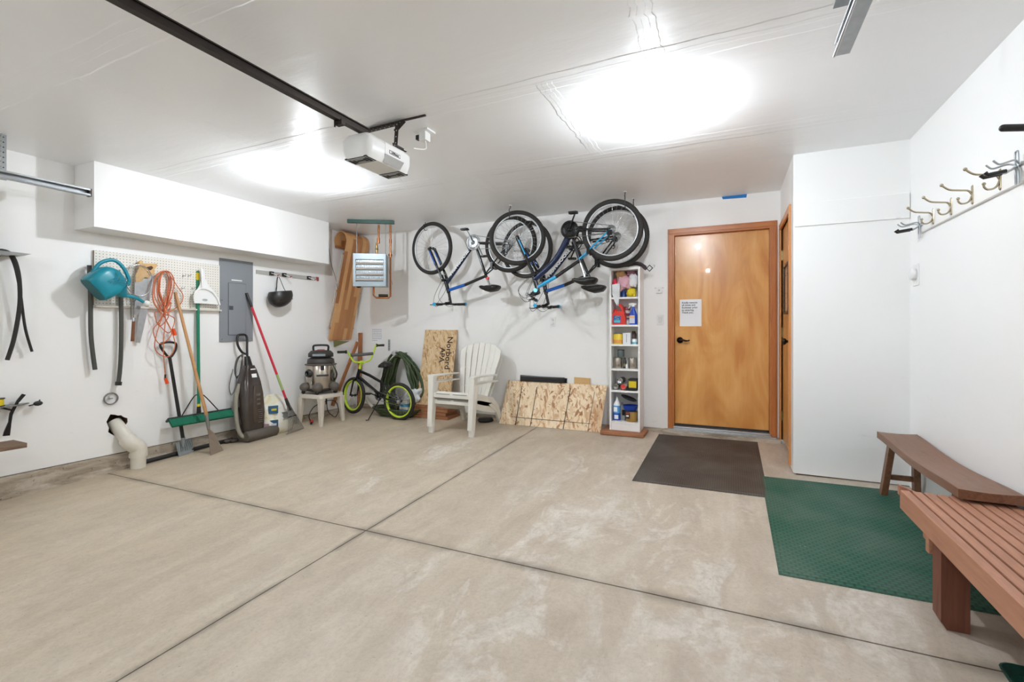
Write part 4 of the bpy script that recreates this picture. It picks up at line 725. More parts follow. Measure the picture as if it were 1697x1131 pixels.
for k_ in range(3):
    mb = MB(); r_ = 6+k_*3.; c_ = (186, 457); mb.tube([q(c_[0]+r_*1.2*math.cos(a_), c_[1]-r_*1.3*math.sin(a_), fx) for a_ in [math.radians(-60+10*i) for i in range(11)]], .0028, 6); mb.build('relief_ring', 'teal', ob)
# hand saws
def saw(hp, grip, bl, off, label):
    t = thing('handsaw', label, 'saw', q(*bl[-1], off)); mb = MB(); mb.prism([q(u, v, off) for u, v in hp], V((.02, 0, 0))); mb.build('handle', 'ply', t, bev=.004); 
    if grip: mb = MB(); mb.prism([q(u, v, off+.0205) for u, v in grip], V((.0015, 0, 0))); mb.build('grip_opening', 'brownhole', t)
    mb = MB(); mb.prism([q(u, v, off+.008) for u, v in bl], V((.0015, 0, 0))); mb.build('blade', 'galv', t); return t
saw([(236, 437), (258, 437.5), (259, 441), (254, 447), (254, 456), (247, 457), (243, 450), (236, 449)], [(243, 443), (251, 441), (254, 444), (250, 448), (244, 447)], [(239, 452), (256.5, 456), (251, 486), (239, 540), (232, 569), (225.5, 568), (228, 540), (233, 495)], .03, 'handsaw with long wide silver blade hanging behind the racket')
saw([(233, 431), (235, 436), (240, 449), (246, 455), (246, 462), (238, 460), (233, 467), (223, 468), (223, 457), (228, 446), (229, 434)], None, [(223, 466), (245, 461), (244, 476), (236, 500), (229, 522), (223, 522)], .056, 'handsaw with pale wooden handle and short dark blade hanging in front')
# badminton racket
t = thing('badminton_racket', 'old racket with a round frame and brown wooden grip hanging by the watering can', 'racket', q(221, 566, .1))
c = q(231, 465, .09); ax = q(214, 465, .09)-c; hy = abs(q(253, 465, .09).y-q(208.5, 465, .09).y)/2; hz = (q(231, 439, .09)-q(231, 491, .09)).length/2
mb = MB(); mb.tube([c+V((0, hy*math.cos(a_), hz*math.sin(a_))) for a_ in [2*math.pi*i/48 for i in range(48)]], .0045, 8, closed=True); mb.build('frame', 'chrome', t)
mb = MB()
for i in range(-8, 9):
    f_ = i/9; w_ = math.sqrt(1-f_*f_); mb.tube([c+V((0, f_*hy, -w_*hz)), c+V((0, f_*hy, w_*hz))], .0006, 4, cap=False); mb.tube([c+V((.0006, -w_*hy, f_*hz)), c+V((.0006, w_*hy, f_*hz))], .0006, 4, cap=False)
mb.build('strings', K('b9b2a6'), t)
mb = MB(); mb.tube([c+V((0, 0, -hz)), q(223, 500, .09), q(221.5, 528, .085)], .0045, 8); mb.build('shaft', 'steel', t)
MB().tube([q(221.5, 527, .085), q(221.3, 533, .085)], .012, 12).build('ferrule', 'chrome', t); MB().tube([q(221.3, 533, .085), q(219.5, 566, .08)], [.0125, .0145], 8).build('grip', K('7a4a2c'), t)
mb = MB(); mb.tube([q(207, 481, .06), q(215, 492, .06), q(217, 505, .06), q(217, 530, .05)], .004, 8); mb.tube([q(210, 481, .06), q(218, 494, .06)], .003, 8); single('wire_hanger', mb, 'steel', 'bent thin metal rod hanging between watering can spout and saws', 'rod')
# hoses
def hang_hose(pts, r, m_, label, group, collar=None, name='rubber_hose'):
    P = crom(pts, 7); t = thing(name, label, 'hose', pts[-1], group); MB().tube(P, r, 14).build('tube', m_, t)
    if collar is not None: MB().tube(collar, r*1.45, 16).build('end_collar', 'black', t)
hang_hose([q(148, 440, .05), q(149, 462, .05), q(150, 500, .055), q(150.5, 550, .05), q(153, 580, .05), q(157.5, 613, .05)], .0165, 'hosegrey', 'dark corrugated hose hanging left, its straight end free, behind the watering can', None)
hang_hose([q(200, 470, .05), q(200.5, 495, .055), q(201, 530, .05), q(200.5, 580, .05), q(199, 610, .05), q(196.5, 633, .045)], .0165, 'hosegrey', 'dark corrugated hose with a collared end hanging below the watering can', None, [q(196.8, 633, .045), q(196, 639, .045)])
hang_hose([q(-8, 440, .06), q(-2, 418, .07), q(6, 416, .08), q(17, 421, .09), q(26, 436, .1), q(32, 465, .1), q(32.5, 507, .09), q(23.5, 560, .07), q(12, 597, .05)], .0135, 'rubber', 'thick black rubber strip curving left as it hangs at the left edge', None)
hang_hose([q(-6, 430, .05), q(3, 419, .06), q(14, 420, .07), q(24, 440, .07), q(31, 470, .07), q(35, 495, .07), q(42, 545, .06), q(53, 583, .05)], .009, 'rubber', 'thinner black rubber strip curving right as it hangs at the left edge', None)
mb = MB(); mb.prism([q(-30, 416, 0), q(36, 423.5, 0), q(26, 426, 0), q(-30, 424, 0)], V((.16, 0, 0))); single('wall_shelf', mb, 'steel', 'small dark metal shelf plate holding the black strips at the left edge', 'shelf')
# orange cord
t = thing('extension_cord', 'orange extension cord hanging in loops from the pegboard, plug dangling', 'cord', q(275, 636, .06))
mb = MB(); R0 = random.Random(3); base = (274, 451)
for i in range(6):
    wd = 9+2.2*i; bot = (508+16*i+R0.uniform(-4, 4)); cx_ = 272+R0.uniform(-4, 5); o_ = .045+.009*i; tw = 1 if i % 2 else -1
    pts = [(274+tw*2, 449), (cx_-wd*.75, 462), (cx_-wd*.9*1, 485+3*i), (cx_+tw*wd*.15, 505+5*i), (cx_+tw*wd*.9, bot-22), (cx_+tw*wd*.3, bot), (cx_-tw*wd*.8, bot-16), (cx_-tw*wd*.2, 512+3*i), (cx_+wd*.6, 490), (cx_+wd*.8, 463)]
    mb.tube(crom([q(a_, b_, o_+.012*math.sin(j*1.7+i)) for j, (a_, b_) in enumerate(pts)], 6, closed=True), .0042, 8, closed=True)
mb.tube(crom([q(283, 458, .07), q(294, 475, .06), q(303, 489, .05), q(300, 503, .05), q(288, 513, .06), q(272, 520, .08)], 6), .004, 8)
mb.tube(crom([q(272, 490, .1), q(274, 530, .1), q(270.5, 570, .1), q(272, 600, .08), q(274, 622, .07)], 6), .0042, 8); mb.build('cable', 'orange', t)
MB().tube([q(274, 621, .07), q(273.8, 627, .07)], .008, 10).build('strain_relief', 'black', t); MB().tube([q(274, 627, .07), q(277, 636, .07)], [.013, .015], 10).build('plug', 'orangep', t); MB().tube([q(287, 545, .075), q(290, 556, .075)], [.014, .016], 10).build('socket', 'orangep', t)
# dustpan
t = thing('dustpan', 'white dustpan hanging by its handle over the green broom stick', 'dustpan', q(342, 500, .09)); o_ = .075
pan = [(331, 445), (334, 444), (336.5, 447), (339, 463), (346, 475), (357, 487), (362, 496), (364.5, 506), (341, 503.5), (323, 503), (321.5, 492), (323, 484), (329, 476), (333, 466), (332, 450)]
mb = MB(); mb.prism([q(u, v, o_) for u, v in pan], V((.012, 0, 0))); ob = mb.build('pan', 'white', t, bev=.004)
mb = MB(); mb.tube([q(u, v, o_+.02) for u, v in ((323, 503), (321.5, 492), (324, 483.5), (331, 478.5), (341, 478.5), (352, 484), (360, 494), (364, 505))], .009, 8); mb.tube([q(333.5, 446, o_+.014), q(335.5, 463, o_+.022), q(335, 480, o_+.015)], [.011, .013, .01], 10); mb.build('rim', 'white', t)
c = q(339.5, 497.5, o_+.0128); mb = MB(); mb.tube([c+V((0, .026*math.cos(a_), .011*math.sin(a_))) for a_ in [2*math.pi*i/24 for i in range(24)]], .0016, 5, closed=True); mb.bb(c+V((0, -.018, -.004)), c+V((.001, .018, .004))); mb.build('oval_logo', K('7d9488'), ob)
# push broom
hc_ = q(330, 699, .1); e0, e1 = q(278, 701, .1), q(383, 686, .1); zc_ = (e0.z+e1.z)/2+.005; y0_, y1_ = e0.y, e1.y
t = thing('push_broom', 'wide green push broom leaning on the left wall, bristles outwards', 'broom', V((L+.1, (y0_+y1_)/2, zc_-.05)))
mb = MB(); mb.box((L+.085, (y0_+y1_)/2, zc_+.025), (.06, y1_-y0_, .022), V((.8, 0, .6)), EY, V((-.6, 0, .8))); mb.build('block', 'black', t, bev=.005)
mb = MB(); nb = 44
for i in range(nb):
    yb = y0_+.006+(y1_-y0_-.012)*(i+.5)/nb; rr = random.uniform(-.004, .004)
    for (xo, zo) in ((.0, .03), (.016, .018), (.03, .006)): mb.box((L+.128+xo*.4+rr*.5, yb, zc_-.012+zo*.6), (.07, (y1_-y0_)/nb*1.25, .022), V((.72, rr*4, -.69)), EY, V((.69, 0, .72)), 1.0)
mb.build('bristles', 'bristle', t)
hb = V((L+.075, q(330, 690, .08).y, zc_+.04)); ht = q(327.5, 450, .028)
mb = MB(); mb.tube([hb+(ht-hb)*.05, ht], .0155, 14); ob = mb.build('handle', 'green', t)
MB().tube([ht-(ht-hb).normalized()*.09, ht-(ht-hb).normalized()*.015], .0162, 14).build('yellow_label', 'yellow', ob); MB().tube([hb+(ht-hb)*.05, hb+(ht-hb)*.068], .0162, 14).build('yellow_collar', 'yellow', ob)
MB().tube([hb-V((0, 0, .02)), hb+(ht-hb)*.05], [.022, .018], 12).build('socket', 'black', t)
for s_ in (-1, 1):
    mb = MB(); tp = hb+(ht-hb)*.125; mb.tube(crom([tp, tp+V((.004, s_*.05, -.004)), V((L+.09, (y0_+y1_)/2+s_*.19, zc_+.035))], 5), .0055, 8); mb.build('brace', 'blackm', t)
# ice scraper with D handle
p0 = q(281, 592, .06); p1 = q(303.5, 729, .11); t = thing('snow_scraper', 'grey ribbed scraper shovel with black D-handle leaning on the left wall', 'shovel', PF(308, 754)); mb = MB(); mb.tube([p0, p1], [.0145, .0165], 12); mb.build('shaft', 'black', t)
mb = MB(); mb.tube(crom([q(u, v, .05) for u, v in ((281, 593), (272, 584), (266, 575), (267, 570), (278, 567.5), (290, 569), (292, 575), (289, 584))], 5, closed=True), .011, 10, closed=True); mb.build('d_grip', 'black', t)
b0, b1 = PF(296.5, 757.5), PF(321.5, 749); tpl, tpr = PX(291.5, 735, -4.945), PX(317.5, 727, -4.975); mb = MB(); mb.prism([b0, b1, tpr, tpl], V((-.006, 0, -.002))); nrm = (b1-b0).cross(tpl-b0).normalized()
if nrm.x < 0: nrm = -nrm
for i in range(7):
    f_ = (i+.5)/7; lo_ = b0+(b1-b0)*f_+(tpl-b0)*.28; hi_ = tpl+(tpr-tpl)*(.5+(f_-.5)*.75); mb.tube(crom([lo_+nrm*.002, (lo_+hi_)/2+nrm*.007, hi_+nrm*.002], 4), .006, 6)
mb.beam(b0+(tpl-b0)*.12, b1+(tpr-b1)*.12, .012, .004, nrm); mb.tube([p1+V((0, 0, .02)), p1-V((.005, 0, .07))], [.02, .009], 10); mb.build('blade', K('8b9192', .45), t)
# long handled steel scraper
bl0, bl1 = PF(349, 755.5), PF(370.5, 747); fer = PX(345.5, 712, -4.74); hb = PX(343, 692, -4.752); ht = q(290.5, 484.5, .03); t = thing('floor_scraper', 'steel bladed scraper with long wooden handle leaning on the pegboard ledge', 'scraper', PF(358, 752))
MB().tube([hb, ht], [.0165, .0135], 14).build('handle', 'handle', t); MB().tube([hb+(ht-hb)*.02, hb, fer], [.0185, .0185, .013], 14).build('ferrule', 'steel', t)
mb = MB(); side = (bl1-bl0).normalized(); mb.prism([fer-side*.012, fer+side*.012, PX(355, 718, -4.74), bl1, bl0, PX(345.5, 722, -4.73)], V((-.004, 0, -.001))); mb.build('blade', K('847566', .5), t)
# electrical panel
y0, y1, z0, z1 = 3.272, 3.662, 1.163, 2.075; t = thing('electrical_panel', 'grey metal electrical panel cover on the left wall with a small latched door', 'electrical panel', (L, (y0+y1)/2, z0))
mb = MB(); mb.bb((L, y0, z0), (L+.014, y1, z1)); mb.build('cover', 'greypanel', t, bev=.003)
a = q(378.5, 469, .014); b = q(407, 555, .014); db = MB().bb((L+.014, a.y, b.z), (L+.02, b.y, a.z)).build('panel_door', 'greypanel', t, bev=.002)
mb = MB(); 
for lo, hi in (((a.y-.004, b.z-.004), (b.y+.004, b.z)), ((a.y-.004, a.z), (b.y+.004, a.z+.004)), ((a.y-.004, b.z), (a.y, a.z)), ((b.y, b.z), (b.y+.004, a.z))): mb.bb((L+.0135, lo[0], lo[1]), (L+.0148, hi[0], hi[1]))
mb.build('door_gap', 'greyd', t)
p = q(383, 510.5, .02); mb = MB(); mb.bb(p+V((-.002, -.022, -.022)), p+V((.005, .022, .022))); mb.build('latch', 'greyd', db, bev=.002)
mb = MB(); p = q(392.5, 465, .0145); mb.bb(p+V((0, -.062, -.006)), p+V((.0008, .062, .006))); mb.build('label_strip', 'white', t)
for (yy_, zz_) in ((y0+.02, z1-.03), (y1-.02, z1-.03), (y0+.02, z0+.03), (y1-.02, z0+.03), (y0+.02, (z0+z1)/2)): MB().lathe((L+.014, yy_, zz_), [(.0, 0), (.007, 0), (.006, .003), (0, .003)], 12, EX).build('screw', 'chrome', t)
# hook rail and helmet
y0, y1 = 3.707, 4.618; t = thing('hook_rail', 'flat grey hook rail with three black hooks above the hanging helmet', 'rail', (L, 4.16, 1.94)); MB().bb((L, y0, 1.948), (L+.012, y1-.04, 1.995)).build('strip', K('b0aea8', .45), t, bev=.002)
MB().bb((L, y1-.04, 1.946), (L+.016, y1, 1.998)).build('end_cap', K('9c4044'), t, bev=.002)
for u in (450, 471, 512):
    y_ = q(u, 455, .02).y; hk_ = MB().bb((L+.012, y_-.028, 1.95), (L+.03, y_+.028, 1.995)).build('hook_mount', 'black', t, bev=.003); mb = MB(); mb.tube(crom([(L+.03, y_-.01, 1.975), (L+.09, y_, 1.955), (L+.13, y_+.005, 1.93), (L+.145, y_+.008, 1.945)], 5), .0045, 8); mb.build('hook_arm', 'white', hk_); mb = MB(); mb.tube([(L+.115, y_+.004, 1.937), (L+.147, y_+.008, 1.948)], .0065, 8); mb.build('hook_tip', K('a03038'), hk_)
t = thing('helmet', 'matt black helmet hanging upside down by its straps under the hook rail', 'helmet', q(464, 510, .13)); c = q(463.5, 491, .13); mb = MB(); rg = []; tl_ = .25
for i in range(11):
    th_ = math.pi*.36+math.pi*.64*i/10; r_ = max(.002, math.sin(th_)); rg.append([c+V((r_*.115*math.cos(a_), r_*(.15+.014*math.sin(a_))*math.sin(a_), .135*math.cos(th_)+tl_*r_*.1*math.sin(a_)*.9)) for a_ in [2*math.pi*k_/32 for k_ in range(32)]])
inner = [[c+(p_-c)*.88 for p_ in r_] for r_ in rg]; mb.loft(rg, cap=False); mb.loft(inner[::-1], cap=False); mb.loft([inner[0], rg[0]], cap=False); mb.build('shell', mat('helmet_shell', '24201d', .42), t)
mb = MB()
for i, a_ in enumerate((-1.0, -.35, .3, .95)):
    for zz_ in (-.045, -.08): p_ = c+V((.1*math.cos(a_)*(1 if zz_ > -.06 else .8), .15*math.sin(a_)*(1 if zz_ > -.06 else .82), zz_+.02*math.sin(a_))); mb.sph(p_, .012, 8, (.5, 1.6, .45))
mb.build('vents', 'dark', t)
mb = MB(); hp_ = V((L+.12, q(459, 462, .1).y, 1.935))
mb.tube(crom([c+V((.06, -.12, .03)), c+V((.03, -.07, .06)), hp_, c+V((.03, .05, .07)), c+V((.05, .1, .04))], 5), .006, 6, flat=.4); mb.tube(crom([c+V((-.06, -.1, .0)), c+V((-.02, -.05, .05)), hp_], 5), .005, 6, flat=.4); mb.build('strap', 'black', t)
# metal ring on wall, drain pipe
c = q(184, 661, .012); t = thing('pipe_ring', 'loose round metal clamp ring fixed on the left wall above the drain pipe', 'ring', c)
mb = MB(); mb.ring(c, EX, .05, .005, 40, 8, 2.2); mb.m = 1; mb.bb(c+V((0, -.02, -.004)), c+V((.004, .014, .006))); mb.bb(c+V((0, -.022, -.006)), c+V((.004, -.012, .022))); mb.build('band', ['steel', 'galv'], t)
ex, ey = -4.905, 2.447; t = thing('drain_pipe', 'dirty white plastic drain pipe elbow coming out of a hole in the left wall', 'pipe', (ex, ey, fz(ex, ey)))
P0 = q(189, 700, -.07); P1 = PX(213, 731, -4.94); zt_s = PX(227, 751, ex).z
mb = MB(); mb.tube([P0, P1], .056, 24); mb.build('wall_pipe', 'pvc', t); e_ = crom([P1-(P1-P0)*.08, P1+(P1-P0).normalized()*.03, V((ex, ey, zt_s+.04)), V((ex, ey, zt_s-.03))], 6)
mb = MB(); mb.tube(e_, .066, 24); mb.tube([V((ex, ey, zt_s-.005)), V((ex, ey, zt_s-.035))], .07, 24); mb.build('elbow', 'pvc', t); MB().tube([(ex, ey, zt_s-.02), (ex, ey, fz(ex, ey))], .058, 24).build('floor_stub', 'pvc', t)
mb = MB(); mb.tube(crom([(L+.055, y_, fz(L, y_)+.022) for y_ in (2.5, 2.8, 3.1, 3.38)], 4), .02, 10); single('floor_hose', mb, 'black', 'black hose lying on the floor along the left curb', 'hose')
# lower left: wall shelf, wrench, spool, low plank bench
mb = MB(); p = q(40, 668, .0); mb.bb((L, 1.15, p.z-.006), (L+.12, p.y-.08, p.z)); mb.prism([(L, p.y-.08, p.z-.006), (L+.12, p.y-.08, p.z-.006), (L+.03, p.y+.02, p.z-.006), (L, p.y+.02, p.z-.006)], V((0, 0, .006))); single('wall_shelf', mb, 'steel', 'small steel shelf plate low on the left wall beside the spool', 'shelf')
c = V((L+.05, q(4, 670, .05).y-.02, p.z)); t = thing('spool', 'yellow spool with black rims on the steel shelf at the left edge', 'spool', c); MB().lathe(c, [(.028, .004), (.028, .055)], 20).build('winding', 'yellow', t); mb = MB(); mb.lathe(c+V((0, 0, .0)), [(.034, 0), (.034, .006)], 20); mb.lathe(c+V((0, 0, .053)), [(.034, 0), (.034, .008)], 20); mb.build('rims', 'black', t)
mb = MB(); mb.prism([q(u, v, .05) for u, v in ((36, 653), (42, 654.5), (30, 668), (23, 681), (20, 688), (18, 700), (15.5, 722), (4, 723), (6, 716), (13, 700), (15, 686), (20, 677), (27, 664))], V((.012, 0, 0))); mb.prism([q(u, v, .045) for u, v in ((0, 674), (20, 679), (20, 682), (0, 677))], V((.012, 0, 0))); single('steel_bracket', mb, 'blackm', 'black flat steel bar hanging slanted below the steel shelf', 'bracket', bev=.002)
mb = MB(); c = q(63, 669, .05); mb.sph(c, .02, 10, (.8, 1.5, 1)); mb.tube(crom([q(48, 673, .02), q(56, 671, .04), c, q(66, 663, .04)], 4), .005, 6); single('wall_hook', mb, 'black', 'small black hook stub alone on the left wall beside the slanted bar', 'hook')
t = thing('plank_bench', 'rough old plank on a thin steel leg cut off by the left edge', 'bench', (-4.83, 1.4, fz(-4.8, 1.4))); zz = .468; mb = MB(); mb.bb((-4.92, .7, zz-.035), (-4.70, 1.63, zz)); mb.build('plank', 'oldwood', t, bev=.003)
for yy_ in (1.50, .85): MB().tube([(-4.812, yy_, fz(-4.8, yy_)), (-4.812, yy_, zz-.035)], .008, 8).build('leg', 'greend', t)

# upright vacuum cleaner
vb = V((-4.83, 3.52, fz(-4.83, 3.5))); t = thing('vacuum_cleaner', 'dark brown upright vacuum cleaner standing against the left wall', 'vacuum cleaner', vb)
lean = lambda z: V((-4.83-.08*z, 3.50+.03*z, z+vb.z))
mb = MB(); rg = []
for z_, wy, wx in ((.07, .1, .085), (.14, .125, .1), (.3, .135, .105), (.5, .125, .1), (.64, .105, .085), (.76, .075, .06), (.82, .05, .045)): rg.append(rrect(lean(z_), EY, EX, wy, wx, min(wx, wy)*.55, 6))
mb.loft(rg); body = mb.build('body', 'vacbrown', t)
mb = MB(); rg = []
for z_, wy, wx in ((.2, .06, .02), (.35, .07, .026), (.52, .06, .022), (.6, .045, .014)): rg.append(rrect(lean(z_)+V((.095, .03, 0)), EY, EX, wy, wx, wx*.8, 5))
mb.loft(rg); mb.build('dust_cup', mat('dust_cup', '4a3d34', .12, 0, .2, 8), body)
for i in range(7):
    c = lean(.2+.022*i)+V((.12, .035, 0)); MB().box(c, (.006, .05, .009)).build('vent_slat', 'steel', body)
for i in range(3):
    c = lean(.4+.05*i)+V((.12, .02, 0)); MB().box(c, (.006, .045, .022)).build('trim_bar', 'steel', body)
c = lean(.735)+V((.062, .012, 0)); MB().box(c, (.006, .06, .1), V((1, 0, .3)).normalized(), EY, V((-.3, 0, 1)).normalized()).build('white_sticker', 'white', body)
hb_, ht_ = lean(.8), PX(404, 558, -4.95)
mb = MB(); mb.tube([hb_, hb_+(ht_-hb_)*.35], [.05, .03], 12, flat=.6); mb.tube(crom([hb_+(ht_-hb_)*.3, hb_+(ht_-hb_)*.6+V((0, .015, 0)), PX(408.5, 558, -4.95), PX(400, 555, -4.95), PX(393.5, 558, -4.95), PX(394, 572, -4.94), PX(401, 584, -4.93), hb_+(ht_-hb_)*.42], 6), .0125, 10); mb.build('handle', 'black', t)
mb = MB()
for i in range(5):
    o_ = .006*i; mb.tube(crom([PX(403-i, 586+i, -4.9+o_), PX(395-i*.8, 596, -4.89+o_), PX(391-i*.6, 612, -4.88+o_), PX(392-i*.3, 628-i, -4.88+o_), PX(397+i*.4, 618, -4.87+o_), PX(400+i*.5, 600, -4.88+o_)], 6, closed=True), .0035, 6, closed=True)
mb.tube(crom([PX(392, 628, -4.87), PX(391, 640, -4.9), PX(384, 655, -4.93), PX(380, 640, -4.95), PX(386, 612, -4.93)], 6), .003, 6); mb.build('power_cord', K('4c4743'), t)
mb = MB(); mb.tube(crom([lean(.62)+V((-.02, -.1, 0)), lean(.45)+V((.0, -.16, 0)), lean(.2)+V((.02, -.165, 0)), lean(.07)+V((.05, -.13, 0)), lean(.045)+V((.08, -.02, 0))], 7), .021, 12); mb.build('suction_hose', 'flex', t)
mb = MB(); f0, f1 = V((-4.74, 3.375, vb.z+.062)), V((-4.755, 3.765, vb.z+.066)); mb.tube([f0, f0+(f1-f0)*.05, f1-(f1-f0)*.05, f1], [.05, .058, .058, .05], 16); mb.loft([rrect((-4.82, 3.58, vb.z+z_), EX, EY, .1-ii, .19-ii, .03, 4) for z_, ii in ((.005, 0), (.07, 0), (.1, .03))]); mb.build('floor_head', 'vacgrey', t)
rag('rag', 425, 455, 712, 724, 'a08482', 'dusty pink cloth lying on the vacuum cleaner head', 5, .1, 12)
bpy.data.objects['rag'].name
_r = [o for o in bpy.data.objects if o.get('label', '').startswith('dusty pink')][0]; _r.location = (-4.80, 3.62, vb.z+.092); _r.scale = (.9, .9, .9); _r.rotation_euler = (0, 0, 1.45)
# work gloves
for (u, v, s_, lb) in ((377, 733, 1, 'dark crumpled work glove on the floor beside the vacuum hose'), (388, 732, 2, 'dark crumpled work glove touching the vacuum cleaner head')):
    c = PF(u, v+2); c.x = max(c.x, L+.09); c.z = fz(c.x, c.y)+.022; mb = MB(); mb.sph(c, .03, 12, (1.1, 1.3, .7))
    for i in range(4): a_ = -.5+.35*i+s_; mb.tube(crom([c, c+V((.035*math.cos(a_), .035*math.sin(a_), .01)), c+V((.065*math.cos(a_+.2), .065*math.sin(a_+.2), -.012))], 3), [.012]*7, 8)
    single('work_glove', mb, K('4a413a', .85), lb, 'glove', 'work gloves on the floor')
# ice melt sack
c0 = V((-4.865, 3.83, fz(-4.86, 3.83))); t = thing('salt_sack', 'half-full white and yellow plastic sack slumped by the vacuum cleaner', 'sack', c0); mb = MB(); rg = []
for i, (z_, wy, wx, ox) in enumerate(((.0, .17, .1, 0), (.03, .2, .125, 0), (.14, .215, .13, .0), (.26, .2, .115, -.01), (.35, .165, .085, -.02), (.4, .12, .05, -.04), (.43, .07, .02, -.05))):
    rg.append([c0+V((ox, .02*z_, z_+.002))+V((wx*math.copysign(abs(math.cos(a_))**.7, math.cos(a_))*(1+.13*noise.noise(V((a_*2, i*.9, 0)))), wy*math.copysign(abs(math.sin(a_))**.7, math.sin(a_))*(1+.06*noise.noise(V((a_*3, i*1.3, 4)))), .03*z_*math.sin(a_*3))) for a_ in [2*math.pi*k_/36 for k_ in range(36)]])
k = NT('sack_plastic'); vec = k.coord(); f = k.noise(vec, 5, 5, 1.5); k.col(k.ramp(f, [(.42, 'eceae2'), (.58, 'e2dbb8'), (.7, 'b9ab7e')])); k.b.inputs['Roughness'].default_value = .35; k.bump(k.noise(vec, 14, 4), .5, .01)
mb.loft(rg); ob = mb.build('bag', k.m, t)
for (yy_, zz_, a_, b_, c_) in ((-.1, .29, .05, .045, '2f5f80'), (-.1, .12, .05, .05, '29506e')):
    mb = MB(); mb.box(c0+V((.105, yy_, zz_)), (.03, a_*2, b_*2), V((1, -.5, .12)).normalized(), V((.5, 1, 0)).normalized(), EZ); lb_ = mb.build('label_block', K(c_, .4), ob, bev=.004)
    mb = MB(); mb.box(c0+V((.112, yy_, zz_)), (.03, a_*1.1, b_*.5), V((1, -.5, .12)).normalized(), V((.5, 1, 0)).normalized(), EZ); mb.build('label_mark', K('cdbf4a' if zz_ > .2 else 'c4ccd2', .4), lb_)
mb = MB()
for i in range(7): mb.box(c0+V((.118, .05, .24-.014*i)), (.03, .09-.012*(i % 3), .004), V((1, .1, 0)).normalized(), V((-.1, 1, 0)).normalized(), EZ)
mb.build('printed_lines', K('8c9094'), ob)
# red shrub rake
P0 = q(408.5, 486, .03); P1 = V((-4.60, 3.93, fz(-4.6, 3.9)+.02)); d = P1-P0; t = thing('shrub_rake', 'red-handled leaf rake leaning on the left wall, dark tines down', 'rake', P1)
MB().tube([P0+d*.09, P0+d*.78], .0135, 12).build('handle', 'red', t); MB().tube([P0, P0+d*.1], .0155, 12).build('grip', 'black', t); MB().tube([P0+d*.585, P0+d*.70], .0139, 12).build('handle_label', K('9ab06a'), t)
h0 = P0+d*.78; MB().tube([P0+d*.76, P0+d*.81], [.016, .02], 12).build('socket', 'black', t); sd_ = V((-.28, .96, 0)).normalized(); dn = d.normalized(); fo = sd_.cross(dn); fo = fo if fo.x > 0 else -fo
ends = []
for i in range(15):
    f_ = (i-7)/7; e_ = h0+dn*.36+sd_*.15*f_-fo*.02*abs(f_); e_ = V((e_.x, e_.y, max(e_.z, fz(e_.x, e_.y)+.005))); mb = MB(); mb.tube(crom([h0+dn*.02+sd_*.012*f_, h0+dn*.16+sd_*.06*f_, e_, e_+fo*-.03+V((0, 0, 0))], 4), .0028, 6); mb.build('tine', 'steel', t)
mb = MB(); mb.beam(h0+dn*.19-sd_*.08, h0+dn*.19+sd_*.08, .012, .004, fo); mb.prism([h0+sd_*.014, h0-sd_*.014, h0+dn*.12-sd_*.05, h0+dn*.12+sd_*.05], fo*.003); mb.build('head_plate', 'darksteel', t)

# ================================================================== CORNER: table, shop vacuum, toboggan, heater
tx0, tx1, ty0, ty1 = -4.93, -4.54, 4.215, 4.60; tcx, tcy = (tx0+tx1)/2, (ty0+ty1)/2; tz = .49
t = thing('side_table', 'small white plastic side table under the shop vacuum', 'table', (tcx, tcy, fz(tcx, tcy))); mb = MB()
mb.loft([rrect((tcx, tcy, tz-.05), EX, EY, .2, .195, .05, 5), rrect((tcx, tcy, tz-.008), EX, EY, .2, .195, .05, 5), rrect((tcx, tcy, tz), EX, EY, .193, .188, .045, 5)]); mb.build('table_top', 'offwhite', t)
for sx in (-1, 1):
    for sy in (-1, 1):
        lx, ly = tcx+sx*.165, tcy+sy*.16; fx_, fy_ = tcx+sx*.185, tcy+sy*.18; mb = MB()
        mb.loft([rrect((fx_, fy_, fz(fx_, fy_)), EX, EY, .02, .02, .006, 3), rrect((lx+sx*.003, ly+sy*.003, tz-.12), EX, EY, .03, .03, .008, 3), rrect((lx, ly, tz-.045), EX, EY, .038, .038, .01, 3)]); mb.build('leg', 'offwhite', t)
vc = V((tcx-.01, tcy, tz)); t = thing('shop_vacuum', 'stainless drum shop vacuum with black lid standing on the white side table', 'vacuum cleaner', vc)
MB().lathe(vc+V((0, 0, .062)), [(.0, 0), (.172, .0), (.175, .01), (.178, .295), (.175, .3)], 40).build('drum', 'stainless', t); MB().lathe(vc+V((0, 0, .03)), [(.15, 0), (.185, .015), (.185, .035), (.17, .04)], 32).build('base_ring', 'black', t)
MB().lathe(vc+V((0, 0, .355)), [(.185, 0), (.192, .006), (.19, .014), (.16, .018)], 40).build('rim', 'vacgrey', t)
mb = MB(); mb.lathe(vc+V((0, 0, .37)), [(.16, 0), (.165, .01), (.158, .06), (.13, .075), (.11, .08)], 36); mb.build('lid', K('3a3633', .5), t); mb = MB(); mb.lathe(vc+V((0, 0, .452)), [(.12, 0), (.152, .008), (.15, .05), (.12, .082), (.06, .09), (0, .092)], 36); hd = mb.build('motor_head', K('33302d', .5), t)
mb = MB(); mb.tube(crom([vc+V((-.085*.7, -.085*.72, .53)), vc+V((-.085*.75, -.085*.72, .59)), vc+V((-.04, -.04, .605)), vc+V((.04, .04, .605)), vc+V((.085*.75, .085*.72, .59)), vc+V((.085*.7, .085*.72, .53))], 5), .013, 10); mb.build('carry_handle', 'black', hd)
ob = MB().lathe(vc+V((.0, 0, .54)), [(.05, 0), (.045, .012), (0, .014)], 20).build('switch_cap', K('b0605a'), hd)
vdir = V((.62, -.78, 0)).normalized(); vs_ = V((.78, .62, 0)).normalized()
